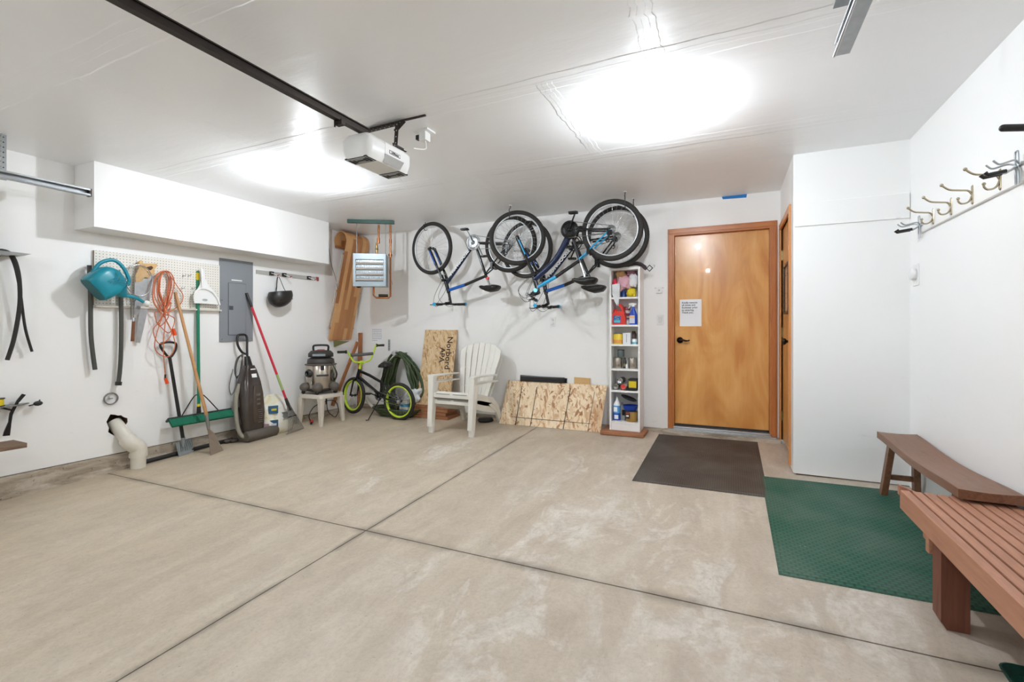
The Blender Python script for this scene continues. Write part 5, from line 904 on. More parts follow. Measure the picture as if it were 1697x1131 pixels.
mb = MB(); c = vc+vdir*.153; mb.box(c+V((0, 0, .487)), (.004, .15, .025), vdir, vs_, EZ); mb.build('grey_band', K('8e9aa0'), hd)
for a_ in (-1.15, -.05, 1.1):
    dd = vdir*math.cos(a_)+vs_*math.sin(a_); c = vc+dd*.19; mb = MB(); mb.sph(c+V((0, 0, .085)), .066, 14, (1, 1, .85)); mb.build('caster_bumper', 'vacgrey', t); mb = MB(); w_ = dd.cross(EZ); mb.lathe(c+dd*.02-w_*.014+V((0, 0, .024)), [(0, 0), (.022, 0), (.024, .008), (.024, .02), (.022, .028), (0, .028)], 16, w_); mb.build('caster_wheel', 'black', t)
c = vc+V((-.02, -.176, .27)); dd = (vdir*.75-vs_*.66).normalized(); c = vc+dd*.17; mb = MB(); mb.lathe(c+V((0, 0, .26)), [(.052, 0), (.052, .015), (.042, .02), (.038, .04), (.03, .04), (.028, .01)], 24, dd); mb.build('hose_port', 'black', t)
ob = MB().box(c+V((0, 0, .14))+dd*.006+vs_*.012, (.004, .085, .06), dd, dd.cross(EZ), EZ).build('label_plate', 'black', t); MB().box(c+V((0, 0, .147))+dd*.009+vs_*.012, (.003, .062, .03), dd, dd.cross(EZ), EZ).build('label_face', 'white', ob)
for a_ in (.25,):
    dd = (vdir*math.cos(a_)+vs_*math.sin(a_)); c = vc+dd*.186; s2_ = dd.cross(EZ); mb = MB(); mb.box(c+V((0, 0, .33)), (.02, .04, .055), dd, s2_, EZ); mb.build('latch', 'black', t, bev=.003); MB().tube([c+V((0, 0, .235))-s2_*.07, c+V((0, 0, .235))+s2_*.07], .011, 10).build('side_handle', 'black', t)
mb = MB()
for i in range(4):
    b_ = vc+vdir*.12+vs_*.17; mb.tube(crom([b_+V((-.1, -.04, .45)), b_+V((-.02, 0, .36)), b_+V((.02+.006*i, .02, .25)), b_+V((0, .01, .16)), b_+V((-.03-.01*i, -.02, .2)), b_+V((-.02, -.01, .3))], 6), .0038, 6)
mb.build('coiled_cord', 'black', t)
# cord of the shop vacuum on the floor
t = thing('power_cord', 'black cord with a red plug curling on the floor under the side table', 'cord', PF(514, 702)); mb = MB(); g = lambda u, v, x: PX(u, v, x)
mb.tube(crom([V((-4.66, 4.42, tz-.05)), V((-4.65, 4.4, .35)), g(541, 655, -4.66), g(543, 680, -4.62), g(552, 690, -4.6), V((-4.52, 4.44, .2)), g(561, 680, -4.6), g(556, 666, -4.64), g(545, 664, -4.7), g(534, 668, -4.72), g(520, 675, -4.76), g(512, 690, -4.78), V((-4.79, 4.3, fz(-4.79, 4.3)+.02))], 7), .0055, 8); mb.build('cable', 'black', t)
pp = V((-4.79, 4.30, fz(-4.79, 4.3)+.022)); MB().sph(pp+V((.0, 0, .01)), .028, 12, (1, .8, .9)).build('plug', K('c9363c'), t); MB().tube([pp, pp+V((.05, -.05, -.004))], .014, 10).build('plug_tip', 'black', t)
# toboggan
t = thing('toboggan', 'slatted wooden toboggan with curled front, upended in the corner against the left wall', 'toboggan', (-5.0, 4.95, 1.14)); mb = MB(); prof = []
zb_t, zt_t = 1.145, 2.50
for i in range(9): f_ = i/8; prof.append((-4.995+.24*f_, zb_t+(zt_t-zb_t)*f_, f_))
cxx, czz, rr = -4.755-.115, 2.52, .115
for i in range(1, 15): a_ = math.radians(-5+15.5*i); prof.append((cxx+rr*math.cos(a_), czz+rr*1.15*math.sin(a_), 1))
def prow(x, z, f_): return [V((x, 4.775+.09*f_, z)), V((x, 5.195+.11*f_, z))]
th = .009; N = len(prof); vs = []
for i, (x, z, f_) in enumerate(prof):
    a = V(prof[max(0, i-1)][:2]); b = V(prof[min(N-1, i+1)][:2]); tg = (b-a).normalized(); nn = V((-tg.y, tg.x))
    for s_ in (0, 1):
        for p_ in prow(x+nn.x*th*s_, z+nn.y*th*s_, f_): vs.append(p_)
fs = []
for i in range(N-1):
    o_ = i*4; fs += [(o_, o_+1, o_+5, o_+4), (o_+2, o_+6, o_+7, o_+3), (o_, o_+4, o_+6, o_+2), (o_+1, o_+3, o_+7, o_+5)]
fs += [(0, 2, 3, 1), ((N-1)*4, (N-1)*4+1, (N-1)*4+3, (N-1)*4+2)]
mb.add(vs, fs, False); ob = mb.build('slat_board', 'tobog', t)
for i in (1, 4, 7):
    x, z, f_ = prof[i]; a_, b_ = prow(x-.012, z, f_); MB().beam(a_+V((0, -.012, 0)), b_+V((0, .012, 0)), .014, .03).build('cross_batten', 'cedar', t, bev=.002)
x, z, f_ = prof[-1]; a_, b_ = prow(x, z, f_); MB().beam(a_, b_, .014, .03).build('nose_batten', 'cedar', t, bev=.002)
for s_ in (0, 1):
    mb = MB(); mb.tube(crom([prow(prof[i][0]-.03, prof[i][1], prof[i][2])[s_]+V((0, -.016 if s_ == 0 else .016, 0)) for i in (1, 3, 5, 7)], 4), .005, 6); mb.build('side_rope', K('cfc6b2'), t)
mb = MB(); mb.prism([PX(552.5, 565, -4.96), PX(577, 566, -4.9), PX(553, 575.5, -4.96)], V((.012, .012, 0))); single('wedge', mb, K('6f6b3c', .6), 'olive wedge showing below the toboggan', 'wedge')
# two long boards
a_ = PX(555, 676, -4.995); b_ = V((-4.86, 5.18, 1.115)); a_ = V((L+.045, 4.83, fz(L, 4.8)+.12)); mb = MB(); mb.beam(a_, b_, .05, .022, EX); t = mb.build('wood_batten', 'cedar', None, a_, bev=.003); tag(t, 'slanting cedar batten propped under the toboggan end', 'board')
a_ = V((-4.935, B-.06, fz(-4.9, 5.3))); b_ = V((PY(597, 553, B-.025).x, B-.022, PY(597, 552, B-.02).z)); mb = MB(); mb.beam(a_, b_, .062, .028, EY); t = mb.build('wood_batten', 'cedar', None, a_, bev=.003); tag(t, 'upright cedar batten leaning on the back wall behind the green handlebar', 'board')
mb = MB(); mb.tube(crom([(L+.01, 4.78, 2.5), (L+.012, 4.84, 2.2), (L+.012, 4.93, 1.98), (L+.012, 4.96, 1.8)], 6), .0035, 6); single('thin_cable', mb, K('77736c'), 'thin grey cable running down the left wall beside the toboggan', 'cable')
p = V((-4.93, B, 2.39)); t = thing('junction_box', 'white plate box high on the back wall behind the toboggan', 'outlet', p); MB().bb(p+V((-.06, -.015, -.07)), p+V((.1, 0, .09))).build('plate', K('d8d4c8'), t, bev=.003)
# unit heater
th_ = math.atan2(.299, .482); hx_ = V((math.cos(th_), math.sin(th_), 0)); hy_ = V((-math.sin(th_), math.cos(th_), 0)); hc_ = V((-4.102, 4.596, 0))
t = thing('unit_heater', 'grey louvred unit heater hanging from the ceiling strut in the back left corner', 'heater', hc_+V((0, 0, 1.83))); W2, D2 = .2, .11; c = hc_+hy_*.06
mb = MB(); mb.box(c+V((0, 0, 2.04)), (W2*2, D2*2-.02, .40), hx_, hy_, EZ); mb.build('cabinet', 'heater', t, bev=.004)
f_ = c-hy_*(D2+.0); mb = MB()
for (cx_, cz_, w_, h_) in ((0, 2.205, .4, .075), (0, 1.862, .4, .06), (-.183, 2.03, .034, .3), (.183, 2.03, .034, .3)): mb.box(f_+hx_*cx_+V((0, 0, cz_)), (w_, .028, h_), hx_, hy_, EZ)
mb.build('front_frame', 'heater', t, bev=.003); MB().box(f_+V((0, 0, 2.03))+hy_*.014, (.34, .006, .29), hx_, hy_, EZ).build('dark_core', 'dark', t)
for i in range(4):
    z_ = 2.15-.068*i; MB().box(f_+V((0, 0, z_-.028))-hy_*.006, (.335, .026, .009), hx_, (hy_*.8+EZ*.6), (EZ*.8-hy_*.6)).build('louvre', K('b7aca2', .4), t); mb = MB()
    for j in range(16): mb.box(f_+hx_*(-.155+.0206*j)+V((0, 0, z_+.0))+hy_*.006, (.009, .006, random.uniform(.012, .022)), hx_, hy_, EZ)
    mb.build('fin_row', 'chrome', t)
MB().box(f_+V((0, 0, 1.866))-hy_*.016-hx_*.08, (.12, .003, .022), hx_, hy_, EZ).build('label_plate', K('8c979b'), t)
for s_ in (-1, 1): MB().tube([c+hx_*.178*s_+V((0, 0, 2.24)), c+hx_*.178*s_+V((0, 0, H-.04))], .005, 8).build('hanger_rod', 'steel', t)
mb = MB(); mb.sph(c-hx_*.15-hy_*.02+V((0, 0, 1.835)), .03, 10, (1, 1, .5)); mb.build('junction_knob', 'dark', t)
mb = MB(); sc_ = hc_+hy_*.04; 
for (oy_, oz_, w_, h_) in ((-.019, 0, .003, .042), (.019, 0, .003, .042), (0, .02, .041, .003), (-.013, -.02, .012, .003), (.013, -.02, .012, .003)): mb.box(sc_+hy_*oy_+V((0, 0, H-.022+oz_)), (.575, w_, h_), hx_, hy_, EZ)
mb.m = 1; mb.box(sc_+V((0, 0, H-.034)), (.57, .035, .002), hx_, hy_, EZ)
tag(mb.build('ceiling_strut', ['greend', 'dark'], None, sc_+V((0, 0, H-.045))), 'dark green steel channel on the ceiling above the grey heater', 'strut')
t = thing('copper_pipes', 'copper water pipes dropping from the ceiling strut to the grey heater', 'pipe', c+V((0, 0, 1.7)))
p1 = c+hx_*.06+hy_*.05; mb = MB(); mb.tube([p1+hx_*.025+V((0, 0, H-.045)), p1+hx_*.022+V((0, 0, 2.42)), p1+hx_*.0+V((0, 0, 2.40)), p1+V((0, 0, 2.24))], .012, 10); mb.tube([p1+hx_*.022+V((0, 0, 2.47)), p1+hx_*.022+V((0, 0, 2.40))], .018, 10); mb.build('supply_pipe', 'copper', t); mb = MB(); mb.tube([p1+V((0, 0, 2.37)), p1+V((0, 0, 2.28))], .017, 10); mb.sph(p1+V((0, 0, 2.325)), .022, 10); mb.build('valve', 'brass', t)
p2 = c+hx_*.235+hy_*.02; zb2 = 1.70; p3 = c+hx_*.03; mb = MB(); mb.tube([p2+V((0, 0, H-.045)), p2+V((0, 0, zb2+.02)), p2-hx_*.02+V((0, 0, zb2)), p3+hx_*.03+V((0, 0, zb2)), p3+V((0, 0, zb2+.03)), p3+V((0, 0, 1.845))], .0125, 10); mb.tube([p2+V((0, 0, 2.45)), p2+V((0, 0, 2.40))], .017, 10); mb.tube([p2+V((0, 0, 2.27)), p2+V((0, 0, 2.22))], .016, 10); mb.build('return_pipe', 'copper', t)
mb = MB(); mb.tube([p3+hx_*.06+V((0, 0, zb2+.028)), p2-hx_*.03+V((0, 0, zb2+.028))], .018, 10); mb.build('drain_fitting', 'darksteel', t)

# ================================================================== BICYCLES
def rot_about(o, axis, ang):
    m = Matrix.Rotation(ang, 3, axis)
    return lambda p: o+m @ (V(p)-o)
def wheel(root, c, nrm, r, tw, cols, nsp=28, rimr=None, disc=False):
    """tyre > rim, spokes, hub"""
    c = V(c); nrm = V(nrm).normalized(); x, y, d = frame(nrm)
    mb = MB(); mb.ring(c, nrm, r-tw, tw, 64, 12); ty = mb.build('tyre', cols['tyre'], root)
    ri = rimr or (r-2*tw-.003); mb = MB(); mb.ring(c, nrm, ri+.002, cols.get('rw', .0095), 64, 8, 1.5); mb.build('rim', cols['rim'], ty)
    mb = MB()
    for i in range(nsp):
        a = 2*math.pi*i/nsp; s_ = 1 if i % 2 else -1; a2 = a+(.5 if (i//2) % 2 else -.5); mb.tube([c+d*.028*s_+(x*math.cos(a2)+y*math.sin(a2))*.02, c+(x*math.cos(a)+y*math.sin(a))*ri], .0011, 4, cap=False)
    mb.build('spokes', 'chrome', ty)
    mb = MB(); mb.lathe(c-d*.05, [(.006, 0), (.006, .015), (.02, .02), (.02, .026), (.012, .032), (.012, .068), (.02, .074), (.02, .08), (.006, .085), (.006, .1)], 16, d); mb.build('hub', 'blackm', ty); return ty
def bike(name, label, Y, N, r, tw, col, steer=0, group=None, cyc='adult', lean=None):
    """N: pixel of each joint, brought on to the bicycle's own vertical plane; every part is real 3D about that plane"""
    P = {k_: PY(u, v, Y) for k_, (u, v) in N.items()}; lat = EY
    t = thing(name, label, 'bicycle', V((P['bb'].x, Y, min(p.z for p in P.values()))), group)
    fh, rh, bb, st, hb_, ht_ = (P[k_] for k_ in ('fh', 'rh', 'bb', 'st', 'hb', 'ht')); sa = (ht_-hb_).normalized(); T = rot_about(hb_, sa, steer)
    upd = (P['sd']-bb).normalized()
    fm = MB(); fm.m = 0
    # main triangle: m0 base colour, m1 accent, m2 black
    dt = crom([bb, *( [P['dm']] if 'dm' in P else []), hb_+(ht_-hb_)*.2], 5); fm.m = col.get('dm', 0); fm.tube(dt, col.get('dr', .021), 14)
    fm.m = col.get('tm0', 1); m_ = ht_+(st-ht_)*.45; fm.tube([hb_+(ht_-hb_)*.85, m_], .0195, 14); fm.m = col.get('tm1', 2); fm.tube([m_, st], [.0195, .0175], 14)
    fm.m = 2; fm.tube([bb, st, st+(st-bb).normalized()*.03], .0165, 14); fm.tube([hb_-sa*.012, ht_+sa*.012], .024, 16); fm.tube([bb-lat*.038, bb+lat*.038], .024, 16)
    for s_ in (-1, 1):
        o_ = lat*s_; fm.m = col.get('cs', 2); fm.tube([bb+o_*.02, bb+(rh-bb)*.3+o_*.055, rh+o_*.062], .0105, 10); fm.m = col.get('ss', 2); fm.tube([st+(bb-st)*.04+o_*.015, st+(rh-st)*.3+o_*.05, rh+o_*.062], .0085, 10)
    fm.m = 2; fm.build('frame', col['mats'], t)
    if 'text' in col:
        a_ = bb+(hb_-bb)*.22; d_ = (hb_-bb).normalized()*col.get('tdir', 1); up_ = lat.cross(d_); up_ = up_ if col.get('tflip', 1) > 0 else -up_
        xd = d_ if d_.cross(up_).dot(-EY) > 0 else -d_
        text(t, col['text'], .05, (bb+hb_)/2-lat*(col.get('dr', .021)+.0015), xd, up_, col['tcol'], sx=1.35, bold=.0022)
    # fork and front wheel turn with the steering
    F = MB(); F.m = 0
    cr = hb_-sa*.03; ax = T(fh)-T(fh); l2 = (Matrix.Rotation(steer, 3, sa) @ EY).normalized()
    fh2 = fh
    F.tube([cr-l2*.052, cr+l2*.052], .019, 12)
    for s_ in (-1, 1):
        b_ = cr+l2*.052*s_; mid = b_+(fh2+l2*.052*s_-b_)*.48
        F.m = col.get('fk0', 0); F.tube([b_, mid], .0155 if cyc == 'adult' else .012, 12); F.m = col.get('fk', 1); F.tube([mid-(mid-b_)*.05, fh2+l2*.052*s_], .019 if cyc == 'adult' else .011, 12)
    F.m = 0; F.tube([cr, hb_], .016, 12); fk = F.build('fork', col['fmats'], t)
    if col.get('stripe'):
        for s_ in (-1, 1): b_ = cr+l2*.052*s_; MB().tube([b_+(fh2+l2*.052*s_-b_)*.5-l2*.0185-sa*.0, b_+(fh2+l2*.052*s_-b_)*.9-l2*.0185], .0075, 8).build('fork_decal', col['stripe'], fk)
    wheel(t, fh2, l2, r, tw, col); wheel(t, rh, EY, r, tw, col)
    # stem and handlebar
    sb = P['stem']; bc = P['bar']; S = MB(); S.tube([ht_, sb], .016, 12); S.tube([sb-sa*.01, bc], .017, 12); S.tube([bc-l2*.025, bc+l2*.025], .021, 12); S.build('stem', col.get('stemm', 'blackm'), t)
    if cyc == 'adult':
        wB = .30; rise = sa*.012; back = (bc-sb).normalized() if (bc-sb).length > .01 else EX; hbp = lambda s_, f_: bc+l2*s_*wB*f_-back*.045*f_*f_+rise*min(1, f_*2)
        B_ = MB(); B_.tube(crom([hbp(-1, 1), hbp(-1, .55), hbp(-1, .2), bc, hbp(1, .2), hbp(1, .55), hbp(1, 1)], 4), .0125, 12); hb_o = B_.build('handlebar', 'blackm', t)
        for s_ in (-1, 1):
            MB().tube([hbp(s_, .6), hbp(s_, 1.01)], .0165, 12).build('grip', 'rubber', hb_o); MB().tube([hbp(s_, .96), hbp(s_, 1.03)], .0205, 14).build('grip_collar', col.get('collar', 'bikecyan'), hb_o)
            lv_ = MB(); a_ = hbp(s_, .5); lv_.box(a_, (.04, .035, .03), back, l2, sa); lv_.tube(crom([a_, a_-back*-.045+l2*s_*.02, a_+back*.055+l2*s_*.07, a_+back*.05+l2*s_*.12], 4), .005, 8); lv_.build('brake_lever', 'blackm', hb_o)
        cb = MB()
        for s_ in (-1, 1):
            cb.tube(crom([hbp(s_, .5), hbp(s_, .4)+back*.1+sa*.02, bc+back*.13-sa*.1+l2*s_*.04, cr+l2*s_*.03+back*.03, cr+(fh2-cr)*.3+l2*.06], 6), .0026, 6); cb.tube(crom([hbp(s_, .45), hbp(s_, .35)+back*.07+sa*-.01, bc-sa*.16-back*.06+l2*s_*.05, hb_+(bb-hb_)*.15+EY*s_*.02], 6), .0026, 6)
        cb.build('cables', 'black', t)
    else:
        W_ = .33; gl, gr = P['gl'], P['gr']; u_ = V((0, 0, 1)); c0 = bc
        B_ = MB(); pts = []
        for s_, g_ in ((-1, V(col['gl'])), (1, V(col['gr']))):
            io = (g_-c0); h_ = V((io.x, io.y, 0)); pts.append((s_, g_, h_))
        (sl, g0, h0), (sr, g1, h1) = pts
        path = crom([g0, g0-h0*.34, c0+h0*.52+EZ*.10, c0+h0*.36+EZ*.02, c0+h0*.1, c0, c0+h1*.1, c0+h1*.36+EZ*.03, c0+h1*.52+EZ*.12, g1-h1*.34, g1], 5)
        B_.tube(path, .0115, 12); ho = B_.build('handlebar', 'lime', t); ca = c0+h0*.50+EZ*.10; cb_ = c0+h1*.50+EZ*.115
        MB().tube([ca, cb_], .021, 12).build('bar_pad', K('5c5c5c', .7), ho)
        for g_, h_ in ((g0, h0), (g1, h1)): MB().tube([g_-h_*.34, g_+h_*.03], .0165, 12).build('grip', 'rubber', ho); MB().tube([g_-h_*.35, g_-h_*.3], .023, 12).build('grip_flange', 'rubber', ho)
    # saddle
    sd = P['sd']; up = V((0, 0, 1 if sd.z > bb.z else -1)); fw = EX if fh.x > rh.x else -EX; M_ = MB(); rg = []
    L_ = col.get('sl', .275)
    for f_, w_, h_ in ((-.5, .03, .012), (-.46, .066, .03), (-.38, .082, .048), (-.22, .08, .058), (-.05, .055, .054), (.2, .03, .04), (.42, .022, .028), (.5, .01, .012)):
        c_ = sd+fw*L_*f_+up*(.012*math.cos(f_*6)+(.012 if f_ < -.3 else 0)); rg.append([c_+lat*w_*math.cos(a_)+up*h_*(math.sin(a_) if math.sin(a_) > 0 else .55*math.sin(a_)) for a_ in [2*math.pi*k_/20 for k_ in range(20)]])
    M_.loft(rg); M_.build('saddle', 'black', t)
    sp_ = MB(); sp_.tube([st, sd-up*.03], .0135, 12); sp_.tube([sd-up*.03-fw*.05+lat*.02, sd-up*.015+fw*.07+lat*.02], .0035, 6); sp_.tube([sd-up*.03-fw*.05-lat*.02, sd-up*.015+fw*.07-lat*.02], .0035, 6); sp_.build('seat_post', 'chrome' if cyc == 'adult' else 'blackm', t)
    if 'clamp' in col: MB().box(st+up*.03+fw*-.02, (.03, .03, .03)).build('seat_clamp', col['clamp'], t)
    # drive side faces the camera
    cr_ = col.get('ring', .085); R_ = MB(); cc = bb-lat*.045; R_.ring(cc, EY, cr_, .006, 40, 6, .6); R_.ring(cc, EY, cr_*.72, .005, 36, 6, .6); R_.lathe(cc+lat*.004, [(.0, 0), (.028, 0), (.028, .012), (0, .012)], 20, -EY)
    for i in range(5): a_ = 2*math.pi*i/5+.3; R_.beam(cc, cc+V((math.cos(a_), 0, math.sin(a_)))*cr_, .004, .016, EY)
    if col.get('guard'): R_.lathe(cc+lat*.002, [(cr_*.5, 0), (cr_*1.12, 0), (cr_*1.12, .004), (cr_*.5, .004)], 40, -EY)
    R_.build('chainring', col['cr'], t); cd_ = (P['pd']-bb); cd_.y = 0; cl = .165 if cyc == 'adult' else .12; cd_ = cd_.normalized()*cl
    for s_ in (-1, 1):
        e_ = bb+cd_*(-s_)+lat*s_*.07; b_ = bb+lat*s_*.06; cm_ = MB().tube([b_, e_], [.013, .010], 10, flat=.7).build('crank_arm', col.get('crank', 'blackm'), t); pm = MB(); pc = e_+lat*s_*.055; pm.box(pc, (.085, .075, .02)); pm.box(pc, (.095, .02, .026)); pm.build('pedal', col.get('pedal', 'black'), cm_, bev=.004)
    cs_ = .03; K_ = MB(); n_ = (rh-bb).normalized(); pn = V((-n_.z, 0, n_.x))
    for s_ in (-1, 1): K_.tube([cc+pn*s_*cr_, rh-lat*.04+pn*s_*cs_*1.3], .004, 6)
    K_.build('chain', 'steel', t)
    G = MB()
    for i in range(5 if cyc == 'adult' else 1): G.ring(rh-lat*(.03+.005*i), EY, .045-.006*i, .003, 28, 6, .5)
    G.lathe(rh-lat*.02, [(.03, 0), (.022, .03), (.0, .032)], 20, -EY); G.build('sprockets', 'steel', t)
    if cyc == 'adult':
        D = MB(); dd = up*-1; D.box(rh-lat*.055+dd*-.035+fw*.01, (.05, .03, .05)); D.beam(rh-lat*.06-dd*.03, rh-lat*.06-dd*.11+fw*.03, .012, .02, EY); D.ring(rh-lat*.062-dd*.11+fw*.03, EY, .018, .005, 20, 6); D.build('derailleur', 'blackm', t)
        for base, ang in ((fh2, 1), (rh, -1)):
            pass
        bk = MB(); b_ = cr+(fh2-cr)*.05; bk.box(b_-l2*.04, (.03, .03, .09), EX, EY, sa); bk.box(b_+l2*.04, (.03, .03, .09), EX, EY, sa); q_ = st+(rh-st)*.32; bk.box(q_-lat*.05, (.03, .03, .08)); bk.box(q_+lat*.05, (.03, .03, .08)); bk.build('rim_brakes', 'blackm', t)
    return t, P
AD = dict(tyre='rubber', rim='rimalu')
NA = dict(fh=(715.5, 412), rh=(846, 405), bb=(787, 403), st=(805.5, 457.5), hb=(739, 468), ht=(743.5, 484), stem=(747, 503), bar=(741, 503.5), sd=(811, 476), pd=(776, 377))
bike('bicycle', 'blue and black mountain bike hanging upside down, leftmost of the three', 5.0, NA, .335, .026, dict(AD, mats=['bikenavy', 'bikeblue', 'bikeblack'], fmats=['bikeblack', 'bikeblue'], text='MONGOOSE', tcol='white', cr='alu', guard=True, clamp='redp', tm1=2, tm0=1, dr=.02, crank='alu', fk=0, fk0=0, stripe='bikeblue'), steer=math.radians(8), group=None)
NC = dict(fh=(873, 414), rh=(1023, 393), bb=(953.5, 404), st=(975, 456), hb=(901.5, 468), ht=(905, 486), stem=(909, 505), bar=(901, 508), sd=(983.5, 476.5), pd=(965, 380))
bike('bicycle', 'blue and black mountain bike hanging upside down against the wall, behind the front bike', 5.03, NC, .335, .026, dict(AD, mats=['bikenavy', 'bikeblue', 'bikeblack'], fmats=['bikeblack', 'bikeblue'], text='MONGOOSE', tcol='white', cr='blackm', tm1=2, tm0=1, dr=.02, fk=0, stripe='bikeblue'), steer=math.radians(6))
NB = dict(fh=(857.5, 394.5), rh=(1014, 381.5), bb=(946, 382), dm=(921, 430), st=(960.5, 432), hb=(885, 459), ht=(891, 480), stem=(893.5, 487), bar=(881, 490), sd=(969, 464), pd=(956, 357))
bike('bicycle', 'black bike with navy down tube and cyan top tube hanging upside down, nearest the camera', 4.74, NB, .315, .027, dict(AD, mats=['bikenavy', 'bikecyan', 'bikeblack'], fmats=['bikeblack', 'bikecyan'], cr='blackm', guard=True, ss=1, cs=2, dm=0, dr=.03, tm1=2, fk=0, fk0=0, stripe='bikecyan', sl=.27), steer=math.radians(-22))
# ceiling hooks
def chook(p, Yp, wheelc, r, label):
    a = V((p[0], Yp, H)); mb = MB(); top = wheelc+V((a.x-wheelc.x, 0, 0)); dz = math.sqrt(max(.01, (r-.055)**2-(a.x-wheelc.x)**2)); z1 = wheelc.z+dz-.012
    mb.tube(crom([a, a+V((0, -.006, -.03)), V((a.x+.006, Yp-.045, H-.05)), V((a.x+.01, Yp-.055, (H+z1)/2)), V((a.x+.008, Yp-.04, z1-.005)), V((a.x+.006, Yp, z1-.012)), V((a.x+.004, Yp+.03, z1+.005))], 5), .0048, 8); mb.m = 1; mb.lathe(a, [(0, 0), (.016, 0), (.016, -.004), (0, -.004)], 16); tag(mb.build('ceiling_hook', ['black', 'white'], None, a), label, 'hook', 'rubber-coated ceiling hooks of the bicycles')
for (u, Yp, wc, r_, lb) in ((705, 5.0, NA['fh'], .335, 'black ceiling hook carrying the front wheel of the leftmost bike'), (846, 4.74, NB['fh'], .315, 'black ceiling hook carrying the front wheel of the nearest bike'), (1036, 4.74, NB['rh'], .315, 'black ceiling hook carrying the rear wheel of the nearest bike'), (1050, 5.03, NC['rh'], .335, 'black ceiling hook carrying the rear wheel of the bike against the wall')):
    w_ = PY(*wc, Yp); chook((PY(u, 350, Yp).x, 0), Yp, w_, r_, lb)
# the child's bicycle on the floor
NX = dict(fh=(586, 655.5), rh=(661.5, 666), bb=(631, 656), st=(632.5, 634), hb=(592.5, 626), ht=(596, 613), stem=(597.5, 604), bar=(600, 601), sd=(637, 607), pd=(622, 652), gl=(560, 584), gr=(636, 572.5))
YB = 4.87
cx_ = dict(tyre='rubberb', rim='lime', rw=.014, mats=['bikeblack', 'bikeblack', 'bikeblack'], fmats=['bikeblack', 'bikeblack'], cr='blackm', ring=.055, dr=.02, stemm='lime', sl=.2, text='', tcol='white')
cx_['gl'] = PY(560.5, 584, YB-.27); cx_['gr'] = PY(635.5, 572.5, YB+.24); del cx_['text']
tb, PB = bike('child_bicycle', "child's black bicycle with lime green rims and handlebar, standing before the green hose", YB, NX, .247, .024, cx_, steer=math.radians(-13), cyc='bmx')
p = PB['bb']; mb = MB(); mb.tube([p+V((.04, -.05, -.02)), p+V((-.06, -.17, 0))+V((0, 0, fz(p.x, YB-.2)-p.z+.006)), p+V((-.085, -.19, 0))+V((0, 0, fz(p.x, YB-.2)-p.z+.005))], .007, 8); mb.build('kickstand', 'blackm', tb)
pe = p+V((-.1, -.12, .03)); MB().box(pe, (.06, .012, .02)).build('orange_reflector', K('d97a2a', .3), tb)
a_ = PB['bb']; b_ = PB['hb']; MB().beam(a_+(b_-a_)*.25-EY*.021, a_+(b_-a_)*.75-EY*.021, .012, .003, EY).build('silver_decal', 'alu', tb)

# ================================================================== BACK WALL FLOOR GOODS
# coil of green hose
hx, hy, hz = -4.12, 5.19, fz(-4.1, 5.2)
t = thing('garden_hose', 'thick coil of dark green garden hose hanging on the back wall down to the floor', 'hose', (hx, hy, hz)); mb = MB(); R1 = random.Random(5); topz = PY(643, 583, 5.2).z
for i in range(15):
    wd = R1.uniform(.17, .33); top = topz-R1.uniform(0, .07); yo = hy-.08+.012*i+R1.uniform(-.01, .01); bo = hz+.03+R1.uniform(0, .1); cx0 = hx+.03+R1.uniform(-.03, .04); ph = R1.uniform(-.03, .03)
    pts = [(cx0-.03, top), (cx0-wd*.55, top-.08), (cx0-wd*.85, top-.28), (cx0-wd+ph, hz+.4), (cx0-wd*.85, hz+.18), (cx0-wd*.4, bo), (cx0+wd*.3, bo), (cx0+wd*.9, hz+.16), (cx0+wd*1.05, hz+.36), (cx0+wd*.9+ph, top-.3), (cx0+wd*.5, top-.08)]
    mb.tube(crom([V((x, min(yo, B-.03)+.02*math.sin(j+i), z)) for j, (x, z) in enumerate(pts)], 5, closed=True), .0125, 8, closed=True)
for i in range(5):
    mb.tube([V((hx+.07+(.25+.03*i)*math.cos(a_), 5.05+(.14+.012*i)*math.sin(a_), fz(hx, 5.05)+.014+.022*i+.006*math.sin(3*a_))) for a_ in [2*math.pi*j/36 for j in range(36)]], .0125, 8, closed=True)
mb.tube(crom([(hx+.25, 5.2, topz-.2), (hx+.36, 5.18, topz-.33), (hx+.42, 5.15, topz-.5), (hx+.38, 5.12, topz-.62)], 6), .0125, 8); mb.build('coils', 'hose', t)
mb = MB(); mb.box((hx-.03, 5.14, topz-.02), (.05, .09, .07), V((.8, 0, .6)), EY, V((-.6, 0, .8))); mb.build('tape_wrap', K('aeb0ae', .5), t, bev=.008)
p = V((hx, B, topz+.0)); mb = MB(); mb.tube([p+V((0, -.003, -.02)), p+V((0, -.24, -.03)), p+V((0, -.25, 0))], .008, 8); mb.build('wall_peg', 'steel', t)
